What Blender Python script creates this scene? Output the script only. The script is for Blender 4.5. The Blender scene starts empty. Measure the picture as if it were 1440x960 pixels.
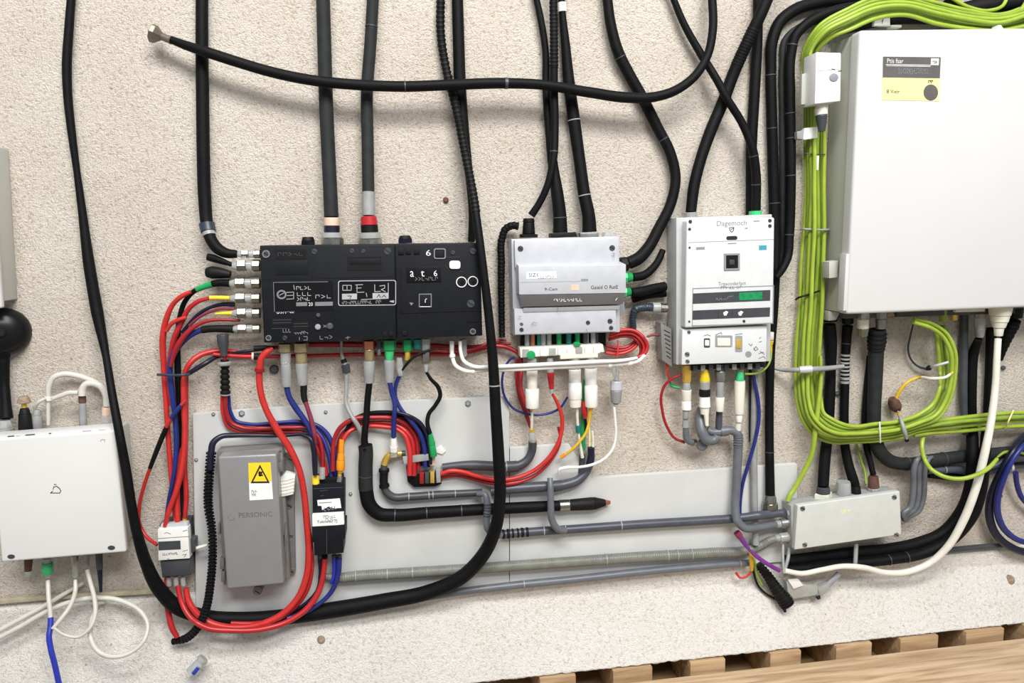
import bpy, bmesh, math, random
from mathutils import Vector, noise
random.seed(7)
scene = bpy.context.scene
COL = scene.collection

# ------------------------------------------------------------------ camera
F, W2, H2 = 1040.0, 720.0, 480.0
CAM = Vector((0.0, -1.8, 1.21))
yaw, pitch, roll = math.radians(8), math.radians(-8), math.radians(-1.5)
FWD = Vector((math.sin(yaw)*math.cos(pitch), math.cos(yaw)*math.cos(pitch), math.sin(pitch)))
_r0 = Vector((math.cos(yaw), -math.sin(yaw), 0)); _u0 = _r0.cross(FWD)
RIGHT = _r0*math.cos(roll) + _u0*math.sin(roll)
UP = -_r0*math.sin(roll) + _u0*math.cos(roll)

def P(px, py, d):
    """point standing d millimetres out from the wall, surveyed through the photograph"""
    v = FWD + RIGHT*((px-W2)/F) + UP*((H2-py)/F)
    t = (-d*0.001 - CAM.y)/v.y
    return CAM + v*t

def mpp(p):
    """metres per photograph pixel at a world point"""
    return (p-CAM).dot(FWD)/F

cam_d = bpy.data.cameras.new('camera'); cam = bpy.data.objects.new('camera', cam_d); COL.objects.link(cam)
cam_d.sensor_width = 36; cam_d.lens = F/1440*36; cam_d.clip_start = 0.01
from mathutils import Matrix
cam.matrix_world = Matrix(((RIGHT.x, UP.x, -FWD.x, CAM.x), (RIGHT.y, UP.y, -FWD.y, CAM.y), (RIGHT.z, UP.z, -FWD.z, CAM.z), (0, 0, 0, 1)))
scene.camera = cam

# --------------------------------------------------------------- materials
def lin(c):
    return tuple(((v/255)/12.92 if v/255 <= 0.04045 else ((v/255+0.055)/1.055)**2.4) for v in c)

def mat(name, rgb, rough=0.5, metal=0.0, var=0.12, scale=40, bump=0.0, bscale=300, spec=0.5, trans=0.0, coat=0.0):
    m = bpy.data.materials.new(name); m.use_nodes = True
    nt = m.node_tree; b = nt.nodes['Principled BSDF']
    tc = nt.nodes.new('ShaderNodeTexCoord'); n = nt.nodes.new('ShaderNodeTexNoise')
    n.inputs['Scale'].default_value = scale; n.inputs['Detail'].default_value = 5
    nt.links.new(tc.outputs['Object'], n.inputs['Vector'])
    r = nt.nodes.new('ShaderNodeValToRGB')
    c = lin(rgb)
    r.color_ramp.elements[0].position = 0.3; r.color_ramp.elements[1].position = 0.7
    r.color_ramp.elements[0].color = tuple(max(0, v*(1-var)) for v in c)+(1,)
    r.color_ramp.elements[1].color = tuple(min(1, v*(1+var)) for v in c)+(1,)
    nt.links.new(n.outputs['Fac'], r.inputs['Fac']); nt.links.new(r.outputs['Color'], b.inputs['Base Color'])
    mr = nt.nodes.new('ShaderNodeMapRange'); mr.inputs['To Min'].default_value = max(0.02, rough-0.08); mr.inputs['To Max'].default_value = min(1, rough+0.08)
    nt.links.new(n.outputs['Fac'], mr.inputs['Value']); nt.links.new(mr.outputs['Result'], b.inputs['Roughness'])
    b.inputs['Metallic'].default_value = metal; b.inputs['Specular IOR Level'].default_value = spec
    b.inputs['Transmission Weight'].default_value = trans; b.inputs['Coat Weight'].default_value = coat
    if bump:
        n2 = nt.nodes.new('ShaderNodeTexNoise'); n2.inputs['Scale'].default_value = bscale; n2.inputs['Detail'].default_value = 3
        nt.links.new(tc.outputs['Object'], n2.inputs['Vector'])
        bp = nt.nodes.new('ShaderNodeBump'); bp.inputs['Strength'].default_value = bump; bp.inputs['Distance'].default_value = 0.002
        nt.links.new(n2.outputs['Fac'], bp.inputs['Height']); nt.links.new(bp.outputs['Normal'], b.inputs['Normal'])
    return m

M = dict(
    black=mat('black_rubber', (11, 12, 14), 0.6, spec=.16, var=.3, bump=.25, bscale=200),
    blackpipe=mat('charcoal_sheath', (40, 43, 44), 0.65, spec=.2, var=.2, bump=.15, bscale=150),
    blackplastic=mat('black_plastic', (19, 22, 28), 0.55, spec=.22, var=.12, bump=.12, bscale=500),
    blackgloss=mat('black_gloss', (14, 15, 18), 0.3, spec=.3, var=.1),
    blackdeep=mat('matt_black', (9, 10, 12), 0.6, spec=.3),
    dgrey=mat('dark_grey_plastic', (62, 65, 70), 0.45),
    pipegrey=mat('grey_conduit', (100, 105, 112), 0.38, var=.12),
    pipedark=mat('slate_conduit', (70, 74, 85), 0.38, var=.12),
    pipeolive=mat('olive_grey_conduit', (116, 118, 111), 0.42, var=.14),
    tubegrey=mat('pale_grey_tube', (150, 152, 152), 0.4),
    red=mat('red_insulation', (176, 34, 40), 0.36, var=.12),
    redorange=mat('orange_red_insulation', (192, 46, 42), 0.36, var=.1),
    reddark=mat('crimson_insulation', (150, 26, 34), 0.36, var=.15),
    redpurple=mat('plum_insulation', (126, 44, 66), 0.4),
    blue=mat('blue_insulation', (28, 42, 116), 0.38, var=.15),
    bluedark=mat('navy_insulation', (14, 18, 42), 0.4, var=.2),
    bluebright=mat('bright_blue_sleeve', (40, 52, 168), 0.4),
    purple=mat('purple_insulation', (112, 44, 132), 0.4),
    green=mat('lime_insulation', (154, 178, 60), 0.36, var=.1),
    greendk=mat('olive_green_insulation', (134, 162, 52), 0.4),
    greenpl=mat('green_plastic', (26, 152, 84), 0.35),
    greenglow=mat('green_gland_plastic', (62, 190, 120), 0.25),
    teal=mat('teal_plastic', (26, 120, 116), 0.4),
    tealdark=mat('dark_teal_plastic', (44, 56, 70), 0.4),
    yellow=mat('yellow_plastic', (236, 208, 52), 0.4),
    yellowwire=mat('mustard_insulation', (218, 176, 40), 0.4),
    orange=mat('orange_plastic', (232, 150, 30), 0.32),
    white=mat('white_plastic', (234, 234, 230), 0.4, var=.04),
    cream=mat('ivory_plastic', (226, 224, 210), 0.42, var=.05),
    tubepale=mat('pale_translucent_tube', (206, 204, 196), 0.35, var=.06),
    bronze=mat('bronze_grey_metal', (128, 120, 108), 0.4, metal=.7, var=.2),
    whitecable=mat('white_cable_sheath', (226, 224, 214), 0.42, var=.06),
    clear=mat('clear_plastic', (212, 216, 214), 0.15, trans=.55, var=.1),
    nickel=mat('nickel', (165, 165, 158), 0.26, metal=1, var=.15, scale=80),
    steel=mat('zinc_steel', (150, 152, 154), 0.4, metal=.8, var=.15),
    brass=mat('brass', (226, 190, 88), 0.3, metal=.6, var=.12),
    copper=mat('copper', (190, 120, 90), 0.35, metal=.8),
    cab=mat('white_enamel', (208, 208, 208), 0.55, spec=.3, var=.02, scale=4, bump=.05, bscale=400),
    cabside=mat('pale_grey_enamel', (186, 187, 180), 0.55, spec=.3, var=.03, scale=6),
    boxwhite=mat('box_enamel', (222, 222, 220), 0.5, spec=.3, var=.02, scale=4, bump=.08, bscale=250),
    silver=mat('silver_grey_plastic', (196, 199, 205), 0.36, var=.04, metal=.15),
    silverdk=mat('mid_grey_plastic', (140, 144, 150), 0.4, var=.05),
    meter=mat('meter_casing', (214, 217, 218), 0.38, var=.03),
    meterside=mat('meter_base_casing', (184, 187, 188), 0.45, var=.05),
    greybox=mat('grey_painted_metal', (146, 146, 147), 0.34, metal=.25, var=.03, bump=.05, bscale=200),
    greyboxdk=mat('grey_metal_tray', (128, 126, 124), 0.42, metal=.2, var=.12),
    junction=mat('light_grey_abs', (202, 206, 202), 0.5, var=.03),
    junctiondk=mat('light_grey_abs_flange', (158, 162, 160), 0.5, var=.1),
    paper=mat('white_label', (238, 239, 238), 0.55, var=.02),
    lcd=mat('green_display', (30, 140, 84), 0.2, var=.2, scale=120),
    labelyellow=mat('pale_yellow_label', (236, 232, 160), 0.5, var=.03),
    warnyellow=mat('warning_yellow', (244, 214, 42), 0.45, var=.04),
    labelgrey=mat('dark_grey_print', (92, 90, 88), 0.5, var=.06),
    ink=mat('black_print', (28, 28, 30), 0.6),
    inkgrey=mat('grey_print', (120, 122, 126), 0.6),
    inkwhite=mat('white_print', (226, 228, 230), 0.5),
    inkpale=mat('pale_grey_print', (172, 174, 178), 0.55),
    brassdull=mat('dull_brass', (176, 160, 122), 0.35, metal=.6, var=.2),
    inkblue=mat('blue_print', (44, 86, 140), 0.5),
    cyan=mat('cyan_label', (60, 160, 176), 0.5),
    brown=mat('rust_brown', (92, 62, 50), 0.6, var=.3),
    stone=mat('brown_grit', (142, 126, 106), 0.9, var=.3, scale=120),
    tape=mat('pink_beige_tape', (222, 192, 172), 0.6),
    olivestrip=mat('olive_timber', (172, 164, 140), 0.8, var=.3, scale=30),
)

def wood_mat(name, c1, c2, rot):
    m = bpy.data.materials.new(name); m.use_nodes = True
    nt = m.node_tree; b = nt.nodes['Principled BSDF']; L = nt.links.new
    tc = nt.nodes.new('ShaderNodeTexCoord'); mp = nt.nodes.new('ShaderNodeMapping')
    mp.inputs['Scale'].default_value = (2.2, 26, 26); mp.inputs['Rotation'].default_value = (0, 0, rot)
    L(tc.outputs['Object'], mp.inputs['Vector'])
    n = nt.nodes.new('ShaderNodeTexNoise'); n.inputs['Scale'].default_value = 1.6; n.inputs['Detail'].default_value = 8; n.inputs['Distortion'].default_value = 1.2
    L(mp.outputs['Vector'], n.inputs['Vector'])
    r = nt.nodes.new('ShaderNodeValToRGB'); r.color_ramp.elements[0].position = .33; r.color_ramp.elements[1].position = .62
    r.color_ramp.elements[0].color = lin(c1)+(1,); r.color_ramp.elements[1].color = lin(c2)+(1,)
    L(n.outputs['Fac'], r.inputs['Fac'])
    v = nt.nodes.new('ShaderNodeTexVoronoi'); v.inputs['Scale'].default_value = 5.5; L(tc.outputs['Object'], v.inputs['Vector'])
    r2 = nt.nodes.new('ShaderNodeValToRGB'); r2.color_ramp.elements[0].position = .06; r2.color_ramp.elements[1].position = .16
    r2.color_ramp.elements[0].color = (.28, .17, .09, 1); r2.color_ramp.elements[1].color = (1, 1, 1, 1)
    L(v.outputs['Distance'], r2.inputs['Fac'])
    mx = nt.nodes.new('ShaderNodeMix'); mx.data_type = 'RGBA'; mx.blend_type = 'MULTIPLY'; mx.inputs[0].default_value = .8
    L(r.outputs['Color'], mx.inputs[6]); L(r2.outputs['Color'], mx.inputs[7]); L(mx.outputs[2], b.inputs['Base Color'])
    b.inputs['Roughness'].default_value = .75
    bp = nt.nodes.new('ShaderNodeBump'); bp.inputs['Strength'].default_value = .35; bp.inputs['Distance'].default_value = .003
    L(n.outputs['Fac'], bp.inputs['Height']); L(bp.outputs['Normal'], b.inputs['Normal'])
    return m
M['wood'] = wood_mat('pine_board', (168, 138, 104), (214, 188, 154), 0)
M['woodblock'] = wood_mat('pine_block', (158, 128, 94), (196, 166, 128), 1.57)

def plaster(name, ca, cb, cpit, fine, grit, strength):
    m = bpy.data.materials.new(name); m.use_nodes = True
    nt = m.node_tree; b = nt.nodes['Principled BSDF']; L = nt.links.new
    tc = nt.nodes.new('ShaderNodeTexCoord')
    def nz(s, d, dist=0):
        n = nt.nodes.new('ShaderNodeTexNoise'); n.inputs['Scale'].default_value = s; n.inputs['Detail'].default_value = d
        n.inputs['Distortion'].default_value = dist; n.inputs['Roughness'].default_value = .6
        L(tc.outputs['Object'], n.inputs['Vector']); return n
    def ramp(src, p0, c0, p1, c1):
        r = nt.nodes.new('ShaderNodeValToRGB'); e = r.color_ramp.elements
        e[0].position = p0; e[1].position = p1; e[0].color = c0+(1,); e[1].color = c1+(1,); L(src, r.inputs['Fac']); return r
    def mix(kind, fac, a, c):
        mx = nt.nodes.new('ShaderNodeMix'); mx.data_type = 'RGBA'; mx.blend_type = kind; mx.inputs[0].default_value = fac
        L(a, mx.inputs[6]); L(c, mx.inputs[7]); return mx.outputs[2]
    big = nz(3.2, 4); col = ramp(big.outputs['Fac'], .35, lin(ca), .65, lin(cb))
    mid = nz(grit, 5, .5); w = (1.0, 1.0, 1.0)
    c = mix('MULTIPLY', .6, col.outputs['Color'], ramp(mid.outputs['Fac'], .36, lin(cpit), .47, w).outputs['Color'])
    spot = nz(11, 6, .3)
    c = mix('MULTIPLY', .5, c, ramp(spot.outputs['Fac'], .25, lin((120, 100, 84)), .34, w).outputs['Color'])
    vo = nt.nodes.new('ShaderNodeTexVoronoi'); vo.inputs['Scale'].default_value = 26; L(tc.outputs['Object'], vo.inputs['Vector'])
    c = mix('MULTIPLY', .5, c, ramp(vo.outputs['Distance'], .03, lin((116, 98, 84)), .1, w).outputs['Color'])
    L(c, b.inputs['Base Color']); b.inputs['Roughness'].default_value = .92; b.inputs['Specular IOR Level'].default_value = .15
    fn = nz(fine, 6, .6)
    ad = nt.nodes.new('ShaderNodeMath'); ad.operation = 'MULTIPLY_ADD'; ad.inputs[1].default_value = .9
    L(mid.outputs['Fac'], ad.inputs[0]); L(fn.outputs['Fac'], ad.inputs[2])
    bp = nt.nodes.new('ShaderNodeBump'); bp.inputs['Strength'].default_value = strength; bp.inputs['Distance'].default_value = .006
    L(ad.outputs[0], bp.inputs['Height']); L(bp.outputs['Normal'], b.inputs['Normal'])
    return m
M['stucco'] = plaster('rough_stucco', (224, 214, 201), (236, 228, 217), (208, 195, 179), 330, 130, 1.0)
M['plinthstucco'] = plaster('lit_white_stucco', (243, 239, 232), (250, 248, 244), (216, 209, 199), 330, 120, 1.0)  # white plinth, coloured brighter still for the light on its upturned slope
M['board'] = mat('cement_board', (200, 202, 201), .6, var=.07, scale=7, bump=.1, bscale=60)
M['boardtwo'] = mat('cement_board_cool', (204, 206, 205), .6, var=.08, scale=6, bump=.1, bscale=60)
M['concrete'] = mat('dusty_concrete', (120, 108, 94), .9, var=.25, scale=14, bump=.4, bscale=90)

# ----------------------------------------------------------------- objects
WL = {}     # world location of every object's origin
def props(o, label=None, cat=None, group=None, kind=None):
    if label: o['label'] = label
    if cat: o['category'] = cat
    if group: o['group'] = group
    if kind: o['kind'] = kind
    elif cat: o['kind'] = 'thing'
    return o

def thing(name, at, label, cat, group=None):
    o = bpy.data.objects.new(name, None); COL.objects.link(o); o.location = at; o.empty_display_size = .03
    WL[o] = Vector(at); return props(o, label, cat, group)

def mk(name, bm, m, parent=None, label=None, cat=None, group=None, kind=None, smooth=None, origin=None):
    bmesh.ops.recalc_face_normals(bm, faces=bm.faces)
    if parent is not None: L = WL[parent]
    elif origin is not None: L = Vector(origin)
    else:
        L = Vector((0, 0, 0))
        for v in bm.verts: L += v.co
        L /= max(1, len(bm.verts))
    for v in bm.verts: v.co -= L
    me = bpy.data.meshes.new(name); bm.to_mesh(me); bm.free()
    me.materials.append(M[m] if isinstance(m, str) else m)
    if smooth is not None:
        me.shade_smooth(); me.set_sharp_from_angle(angle=smooth)
    o = bpy.data.objects.new(name, me); COL.objects.link(o); WL[o] = L
    if parent is not None: o.parent = parent
    else: o.location = L
    return props(o, label, cat, group, kind)

def bm_hexa(front, back, bevel=0, seg=2):
    bm = bmesh.new(); n = len(front)
    a = [bm.verts.new(p) for p in front]; b = [bm.verts.new(p) for p in back]
    bm.faces.new(a); bm.faces.new(b[::-1])
    for i in range(n): bm.faces.new((a[i], b[i], b[(i+1) % n], a[(i+1) % n]))
    if bevel:
        bmesh.ops.recalc_face_normals(bm, faces=bm.faces)
        bmesh.ops.bevel(bm, geom=list(bm.edges), offset=bevel*.001, segments=seg, profile=.6, affect='EDGES', clamp_overlap=True)
    return bm

def bm_slab(poly, d1, d0, bevel=0, seg=2):
    """outline in the photograph at depth d1, running straight back to depth d0"""
    fr = [P(x, y, d1) for x, y in poly]
    return bm_hexa(fr, [Vector((p.x, -d0*.001, p.z)) for p in fr], bevel, seg)

def slab(name, poly, d1, d0, m, parent=None, bevel=0, seg=2, **k):
    return mk(name, bm_slab(poly, d1, d0, bevel, seg), m, parent, smooth=.7 if bevel else None, **k)

def rect(x0, y0, x1, y1, sl=0.0, sv=0.0):
    """box outline; sl: drop per pixel to the right, sv: shift right per pixel down"""
    return [(x0, y0), (x1, y0+sl*(x1-x0)), (x1+sv*(y1-y0), y1+sl*(x1-x0)), (x0+sv*(y1-y0), y1)]

def ellipse(cx, cy, rx, ry=None, n=24):
    ry = ry or rx
    return [(cx+rx*math.cos(2*math.pi*i/n), cy+ry*math.sin(2*math.pi*i/n)) for i in range(n)]

def roundrect(x0, y0, x1, y1, r, sl=0.0):
    out = []
    for cx, cy, a0 in ((x1-r, y0+r, -90), (x1-r, y1-r, 0), (x0+r, y1-r, 90), (x0+r, y0+r, 180)):
        for k in range(5):
            a = math.radians(a0+k*22.5); out.append((cx+r*math.cos(a), cy+r*math.sin(a)+sl*(cx-x0)))
    return out

def bm_add(bm, other):
    me = bpy.data.meshes.new('tmp'); other.to_mesh(me); other.free(); bm.from_mesh(me); bpy.data.meshes.remove(me)

def bm_frame(outer, inner, d1, d0):
    bm = bmesh.new(); n = len(outer)
    rings = []
    for poly, d in ((outer, d1), (inner, d1)):
        rings.append([P(x, y, d) for x, y in poly])
    o1, i1 = rings; o0 = [Vector((p.x, -d0*.001, p.z)) for p in o1]; i0 = [Vector((p.x, -d0*.001, p.z)) for p in i1]
    V = [[bm.verts.new(p) for p in r] for r in (o1, i1, i0, o0)]
    for k in range(4):
        A, B = V[k], V[(k+1) % 4]
        for i in range(n): bm.faces.new((A[i], A[(i+1) % n], B[(i+1) % n], B[i]))
    return bm

def frame(name, outer, inner, d1, d0, m, parent, **k):
    return mk(name, bm_frame(outer, inner, d1, d0), m, parent, **k)

def strokes(name, polylines, w, d, m, parent, h=.6, **k):
    """thin raised strokes (print, seams, scribbles) drawn on a face"""
    bm = bmesh.new()
    for pl in polylines:
        for (x0, y0), (x1, y1) in zip(pl, pl[1:]):
            dx, dy = x1-x0, y1-y0; q = math.hypot(dx, dy) or 1
            nx, ny = -dy/q*w/2, dx/q*w/2; ex, ey = dx/q*w/3, dy/q*w/3
            bm_add(bm, bm_slab([(x0+nx-ex, y0+ny-ey), (x1+nx+ex, y1+ny+ey), (x1-nx+ex, y1-ny+ey), (x0-nx-ex, y0-ny-ey)], d+h, d))
    return mk(name, bm, m, parent, **k)

def text(name, s, x0, y0, x1, y1, d, m, parent, hpx=None, **k):
    """lettering whose baseline runs from (x0,y0) to (x1,y1) on a face at depth d"""
    cu = bpy.data.curves.new('t', 'FONT'); cu.body = s; cu.extrude = .02; cu.resolution_u = 2
    to = bpy.data.objects.new('t', cu); COL.objects.link(to)
    dg = bpy.context.evaluated_depsgraph_get(); dg.update()
    me = bpy.data.meshes.new_from_object(to.evaluated_get(dg))
    bpy.data.objects.remove(to); bpy.data.curves.remove(cu)
    bm = bmesh.new(); bm.from_mesh(me); bpy.data.meshes.remove(me)
    xs = [v.co.x for v in bm.verts]; wx = max(xs)-min(xs); mn = min(xs)
    ys = [v.co.y for v in bm.verts]; wy = max(ys)
    A, B = P(x0, y0, d), P(x1, y1, d); u = (B-A)/wx
    up = Vector((0, 0, 1)); hh = hpx*mpp(A) if hpx else u.length*wy
    for v in bm.verts:
        c = v.co.copy(); v.co = A + u*(c.x-mn) + up*(c.y/wy*hh) + Vector((0, -.0004 if c.z > 0 else 0.0, 0))
    return mk(name, bm, m, parent, **k)

def scribble(x0, y0, x1, y1, n, seed=0):
    """small illegible print: a row of short marks"""
    r = random.Random(seed); out = []
    for i in range(n):
        a = x0+(x1-x0)*i/n; b = a+(x1-x0)/n*.62; t = (i+.3)/n; yy = y0+(y1-y0)*t; q = min(2.2, abs(x1-x0)/n*.55)
        k = r.choice((0, 1, 2, 3))
        if k == 0: out.append([(a, yy-q), (a, yy+q), (b, yy+q)])
        elif k == 1: out.append([(a, yy+q), (a, yy-q), (b, yy-q), (b, yy)])
        elif k == 2: out.append([(a, yy-q), (b, yy), (a, yy+q)])
        else: out.append([(a, yy), (b, yy), (b, yy+q)])
    return out

# -------------------------------------------------------------- tube maker
def catmull(pts, step):
    """pts: list of (Vector, radius) -> resampled list"""
    n = len(pts); out = []
    for i in range(n-1):
        p0 = pts[max(0, i-1)]; p1 = pts[i]; p2 = pts[i+1]; p3 = pts[min(n-1, i+2)]
        L = (p2[0]-p1[0]).length; k = max(1, int(math.ceil(L/step)))
        def tang(a, b, c):
            la = (b[0]-a[0]).length; lc = (c[0]-b[0]).length
            if la < 1e-9: return (c[0]-b[0])
            if lc < 1e-9: return (b[0]-a[0])
            v = ((b[0]-a[0])/la*lc + (c[0]-b[0])/lc*la)/(la+lc)
            return v*L
        m1, m2 = tang(p0, p1, p2), tang(p1, p2, p3)
        for j in range(k):
            t = j/k; t2, t3 = t*t, t*t*t
            q = p1[0]*(2*t3-3*t2+1) + m1*(t3-2*t2+t) + p2[0]*(-2*t3+3*t2) + m2*(t3-t2)
            out.append((q, p1[1]+(p2[1]-p1[1])*t))
    out.append(pts[-1]); return out

def bm_tube(path, sides=12, flat=1.0):
    bm = bmesh.new(); rings = []; n = len(path)
    t0 = (path[1][0]-path[0][0]).normalized()
    ref = Vector((0, -1, 0)) if abs(t0.y) < .9 else Vector((1, 0, 0))
    nrm = (ref - t0*ref.dot(t0)).normalized()
    for i, (p, r) in enumerate(path):
        a = path[max(0, i-1)][0]; b = path[min(n-1, i+1)][0]
        t = (b-a)
        t = t.normalized() if t.length > 1e-9 else t0
        nrm = (nrm - t*nrm.dot(t)).normalized(); bi = t.cross(nrm)
        rings.append([bm.verts.new(p + (nrm*math.cos(2*math.pi*k/sides)*flat + bi*math.sin(2*math.pi*k/sides))*r) for k in range(sides)])
    for A, B in zip(rings, rings[1:]):
        for k in range(sides): bm.faces.new((A[k], A[(k+1) % sides], B[(k+1) % sides], B[k]))
    bm.faces.new(rings[0][::-1]); bm.faces.new(rings[-1])
    return bm

PATHS = {}
FAT = {}     # extra thickness where a sleeve sits
FLOOR = {}
def fill(pts, d, w):
    """complete (x,y[,d[,w]]) stations by interpolation along the run"""
    n = len(pts); s = [0.0]
    for a, b in zip(pts, pts[1:]): s.append(s[-1]+math.hypot(b[0]-a[0], b[1]-a[1]))
    def col(idx, default):
        known = [(s[i], p[idx]) for i, p in enumerate(pts) if len(p) > idx and p[idx] is not None]
        if not known: return [default]*n
        out = []
        for v in s:
            if v <= known[0][0]: out.append(known[0][1]); continue
            if v >= known[-1][0]: out.append(known[-1][1]); continue
            for (a, fa), (b, fb) in zip(known, known[1:]):
                if a <= v <= b: out.append(fa+(fb-fa)*((v-a)/(b-a) if b > a else 0)); break
        return out
    return [(p[0], p[1], dd, ww) for p, dd, ww in zip(pts, col(2, d), col(3, w))]

BASE_D = 0.0
BOARDS = ([(262, 572), (450, 559), (716, 547), (716, 846), (480, 872), (266, 884)], [(717, 620), (800, 614), (828, 660), (1130, 642), (1130, 800), (717, 845)])
def inside(x, y, poly):
    c = False
    for (x0, y0), (x1, y1) in zip(poly, poly[1:]+poly[:1]):
        if (y0 > y) != (y1 > y) and x < (x1-x0)*(y-y0)/(y1-y0)+x0: c = not c
    return c
def surface_d(x, y, p):
    """how far (mm) the wall, a board or the sloping plinth stands out at this point"""
    s = 16.5 if any(inside(x, y, b) for b in BOARDS) else 0.0
    zl = ledge_z(p.x)
    if p.z >= zl+.004: return s
    t = min(1.0, max(0.0, (zl-p.z)/(zl-PB))); return max(s, plinth_d(t)+1)
def path_of(pts, d, w, step=3.0, floor_d=None):
    fl = BASE_D if floor_d is None else floor_d
    out = []
    pts = list(pts)
    for e, f in ((0, 1), (-1, -2)):
        (x, y), (x1, y1) = pts[e][:2], pts[f][:2]
        if y < -3 or x < -8 or x > 1446 or y > 964:
            q = 160/(math.hypot(x-x1, y-y1) or 1); new = (x+(x-x1)*q, y+(y-y1)*q)+tuple(pts[e][2:])
            pts = [new]+pts if e == 0 else pts+[new]
    for x, y, dd, ww in fill(pts, d, w):
        p = P(x, y, dd); r = ww/2*mpp(p)
        for _ in range(4):
            low = (r+.001)*1000+surface_d(x, y, p)
            if -p.y*1000 < low-.05: p = P(x, y, low); r = ww/2*mpp(p)
        out.append((p, r))
    return catmull(out, step*.00173)

def ridged(path, pitch, depth):
    s = 0.0; out = []; prev = None
    for p, r in path:
        if prev is not None: s += (p-prev).length
        prev = p; ph = (s/pitch) % 1.0
        out.append((p, r*(1.0 if ph < .55 else 1-depth)))
    return out

def cable(name, label, m, w, pts, d=15, cat='cable', group=None, ridge=0, rdepth=.22, parent=None, sides=12, step=3.0, flat=1.0, floor_d=None, rough=0, fixed=False, **k):
    if ridge: step = ridge*.23
    path = path_of(pts, d, w, step, floor_d)
    base = path
    if rough:
        path = [(p, r*(1+random.uniform(-rough, rough))) for p, r in path]
    if ridge: path = ridged(path, ridge*.00173, rdepth)
    o = mk(name, bm_tube(path, sides, flat), m, parent, label if parent is None or label else None, cat if parent is None else None, group, smooth=(.9 if not ridge else .5), origin=path[0][0], **k)
    PATHS[o] = base; FLOOR[o] = fixed
    return o

def near(o, x, y):
    path = PATHS[o]; best = None
    for i, (p, r) in enumerate(path):
        v = p-CAM; z = v.dot(FWD); px = W2+F*v.dot(RIGHT)/z; py = H2-F*v.dot(UP)/z
        q = (px-x)**2+(py-y)**2
        if best is None or q < best[0]: best = (q, i)
    return best[1]

def sleeve(o, name, x, y, length, m, grow=1.12, ridge=0, label=None, sides=None, kind='part'):
    """a band, tie, tape or sleeve round a cable, centred near pixel (x,y); length in pixels"""
    path = PATHS[o]; i = near(o, x, y); L = length*.00173/2; lo = hi = i; s = 0
    while lo > 0 and s < L: s += (path[lo][0]-path[lo-1][0]).length; lo -= 1
    s = 0
    while hi < len(path)-1 and s < L: s += (path[hi][0]-path[hi+1][0]).length; hi += 1
    if hi == lo: hi = min(len(path)-1, lo+1); lo = max(0, hi-1)
    seg = path[lo:hi+1]
    # exact length for very short bands
    if len(seg) >= 2 and length < 7:
        c = path[i][0]; t = (seg[-1][0]-seg[0][0]).normalized(); r = path[i][1]
        seg = [(c-t*L, r), (c+t*L, r)]
    seg = [(p, r*grow+.0002) for p, r in seg]
    if ridge:
        seg = catmull(seg, ridge*.23*.00173); seg = ridged(seg, ridge*.00173, .24)
    p = mk(name, bm_tube(seg, sides or 12), m, o, label, smooth=.6)
    for q in range(lo, hi+1): FAT.setdefault(o, {})[q] = max(FAT.get(o, {}).get(q, 1), min(grow, 1.5))
    PATHS[p] = seg; return p

def ties(o, spots, m='dgrey', w=2.2, grow=1.07, name='cable_tie'):
    for x, y in spots: sleeve(o, name, x, y, w, m, grow)

def bm_lathe(p0, p1, prof, sides=18):
    """prof: (fraction along the axis, full width in pixels)"""
    ax = p1-p0; t = ax.normalized(); ref = Vector((0, -1, 0)) if abs(t.y) < .9 else Vector((0, 0, 1))
    n = (ref-t*ref.dot(t)).normalized(); b = t.cross(n); bm = bmesh.new(); rings = []
    for f, w in prof:
        c = p0+ax*f; r = max(.0002, w/2*mpp(c))
        rings.append([bm.verts.new(c+(n*math.cos(2*math.pi*k/sides)+b*math.sin(2*math.pi*k/sides))*r) for k in range(sides)])
    for A, B in zip(rings, rings[1:]):
        for k in range(sides): bm.faces.new((A[k], A[(k+1) % sides], B[(k+1) % sides], B[k]))
    bm.faces.new(rings[0][::-1]); bm.faces.new(rings[-1])
    return bm

def lathe(name, a, b, prof, m, parent=None, sides=18, **k):
    return mk(name, bm_lathe(P(*a), P(*b), prof, sides), m, parent, smooth=.5, **k)

def gland(parent, name, a, b, segs, label=None):
    """a stack of turned pieces along a->b: (piece name, material, t0, t1, w0, w1, sides)"""
    A, B = P(*a), P(*b); root = None
    for pn, m, t0, t1, w0, w1, sd in segs:
        q0, q1 = A+(B-A)*t0, A+(B-A)*t1; e = .06
        bm = bm_lathe(q0, q1, [(0, w0*.93), (e, w0), (1-e, w1), (1, w1*.93)], sd)
        if root is None: root = mk(name, bm, m, parent, label, smooth=.5)
        else: mk(pn, bm, m, root, smooth=.5)
    return root

def screw(parent, x, y, d, w=6, m='steel', name='screw'):
    o = mk(name, bm_slab(ellipse(x, y, w/2, n=14), d+1.6, d-1, .4, 1), m, parent, smooth=.6)
    r = w*.32
    strokes('screw_slot', [[(x-r, y-r*.6), (x+r, y+r*.6)]], w*.2, d+1.5, 'ink', o, .4)
    return o
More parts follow.
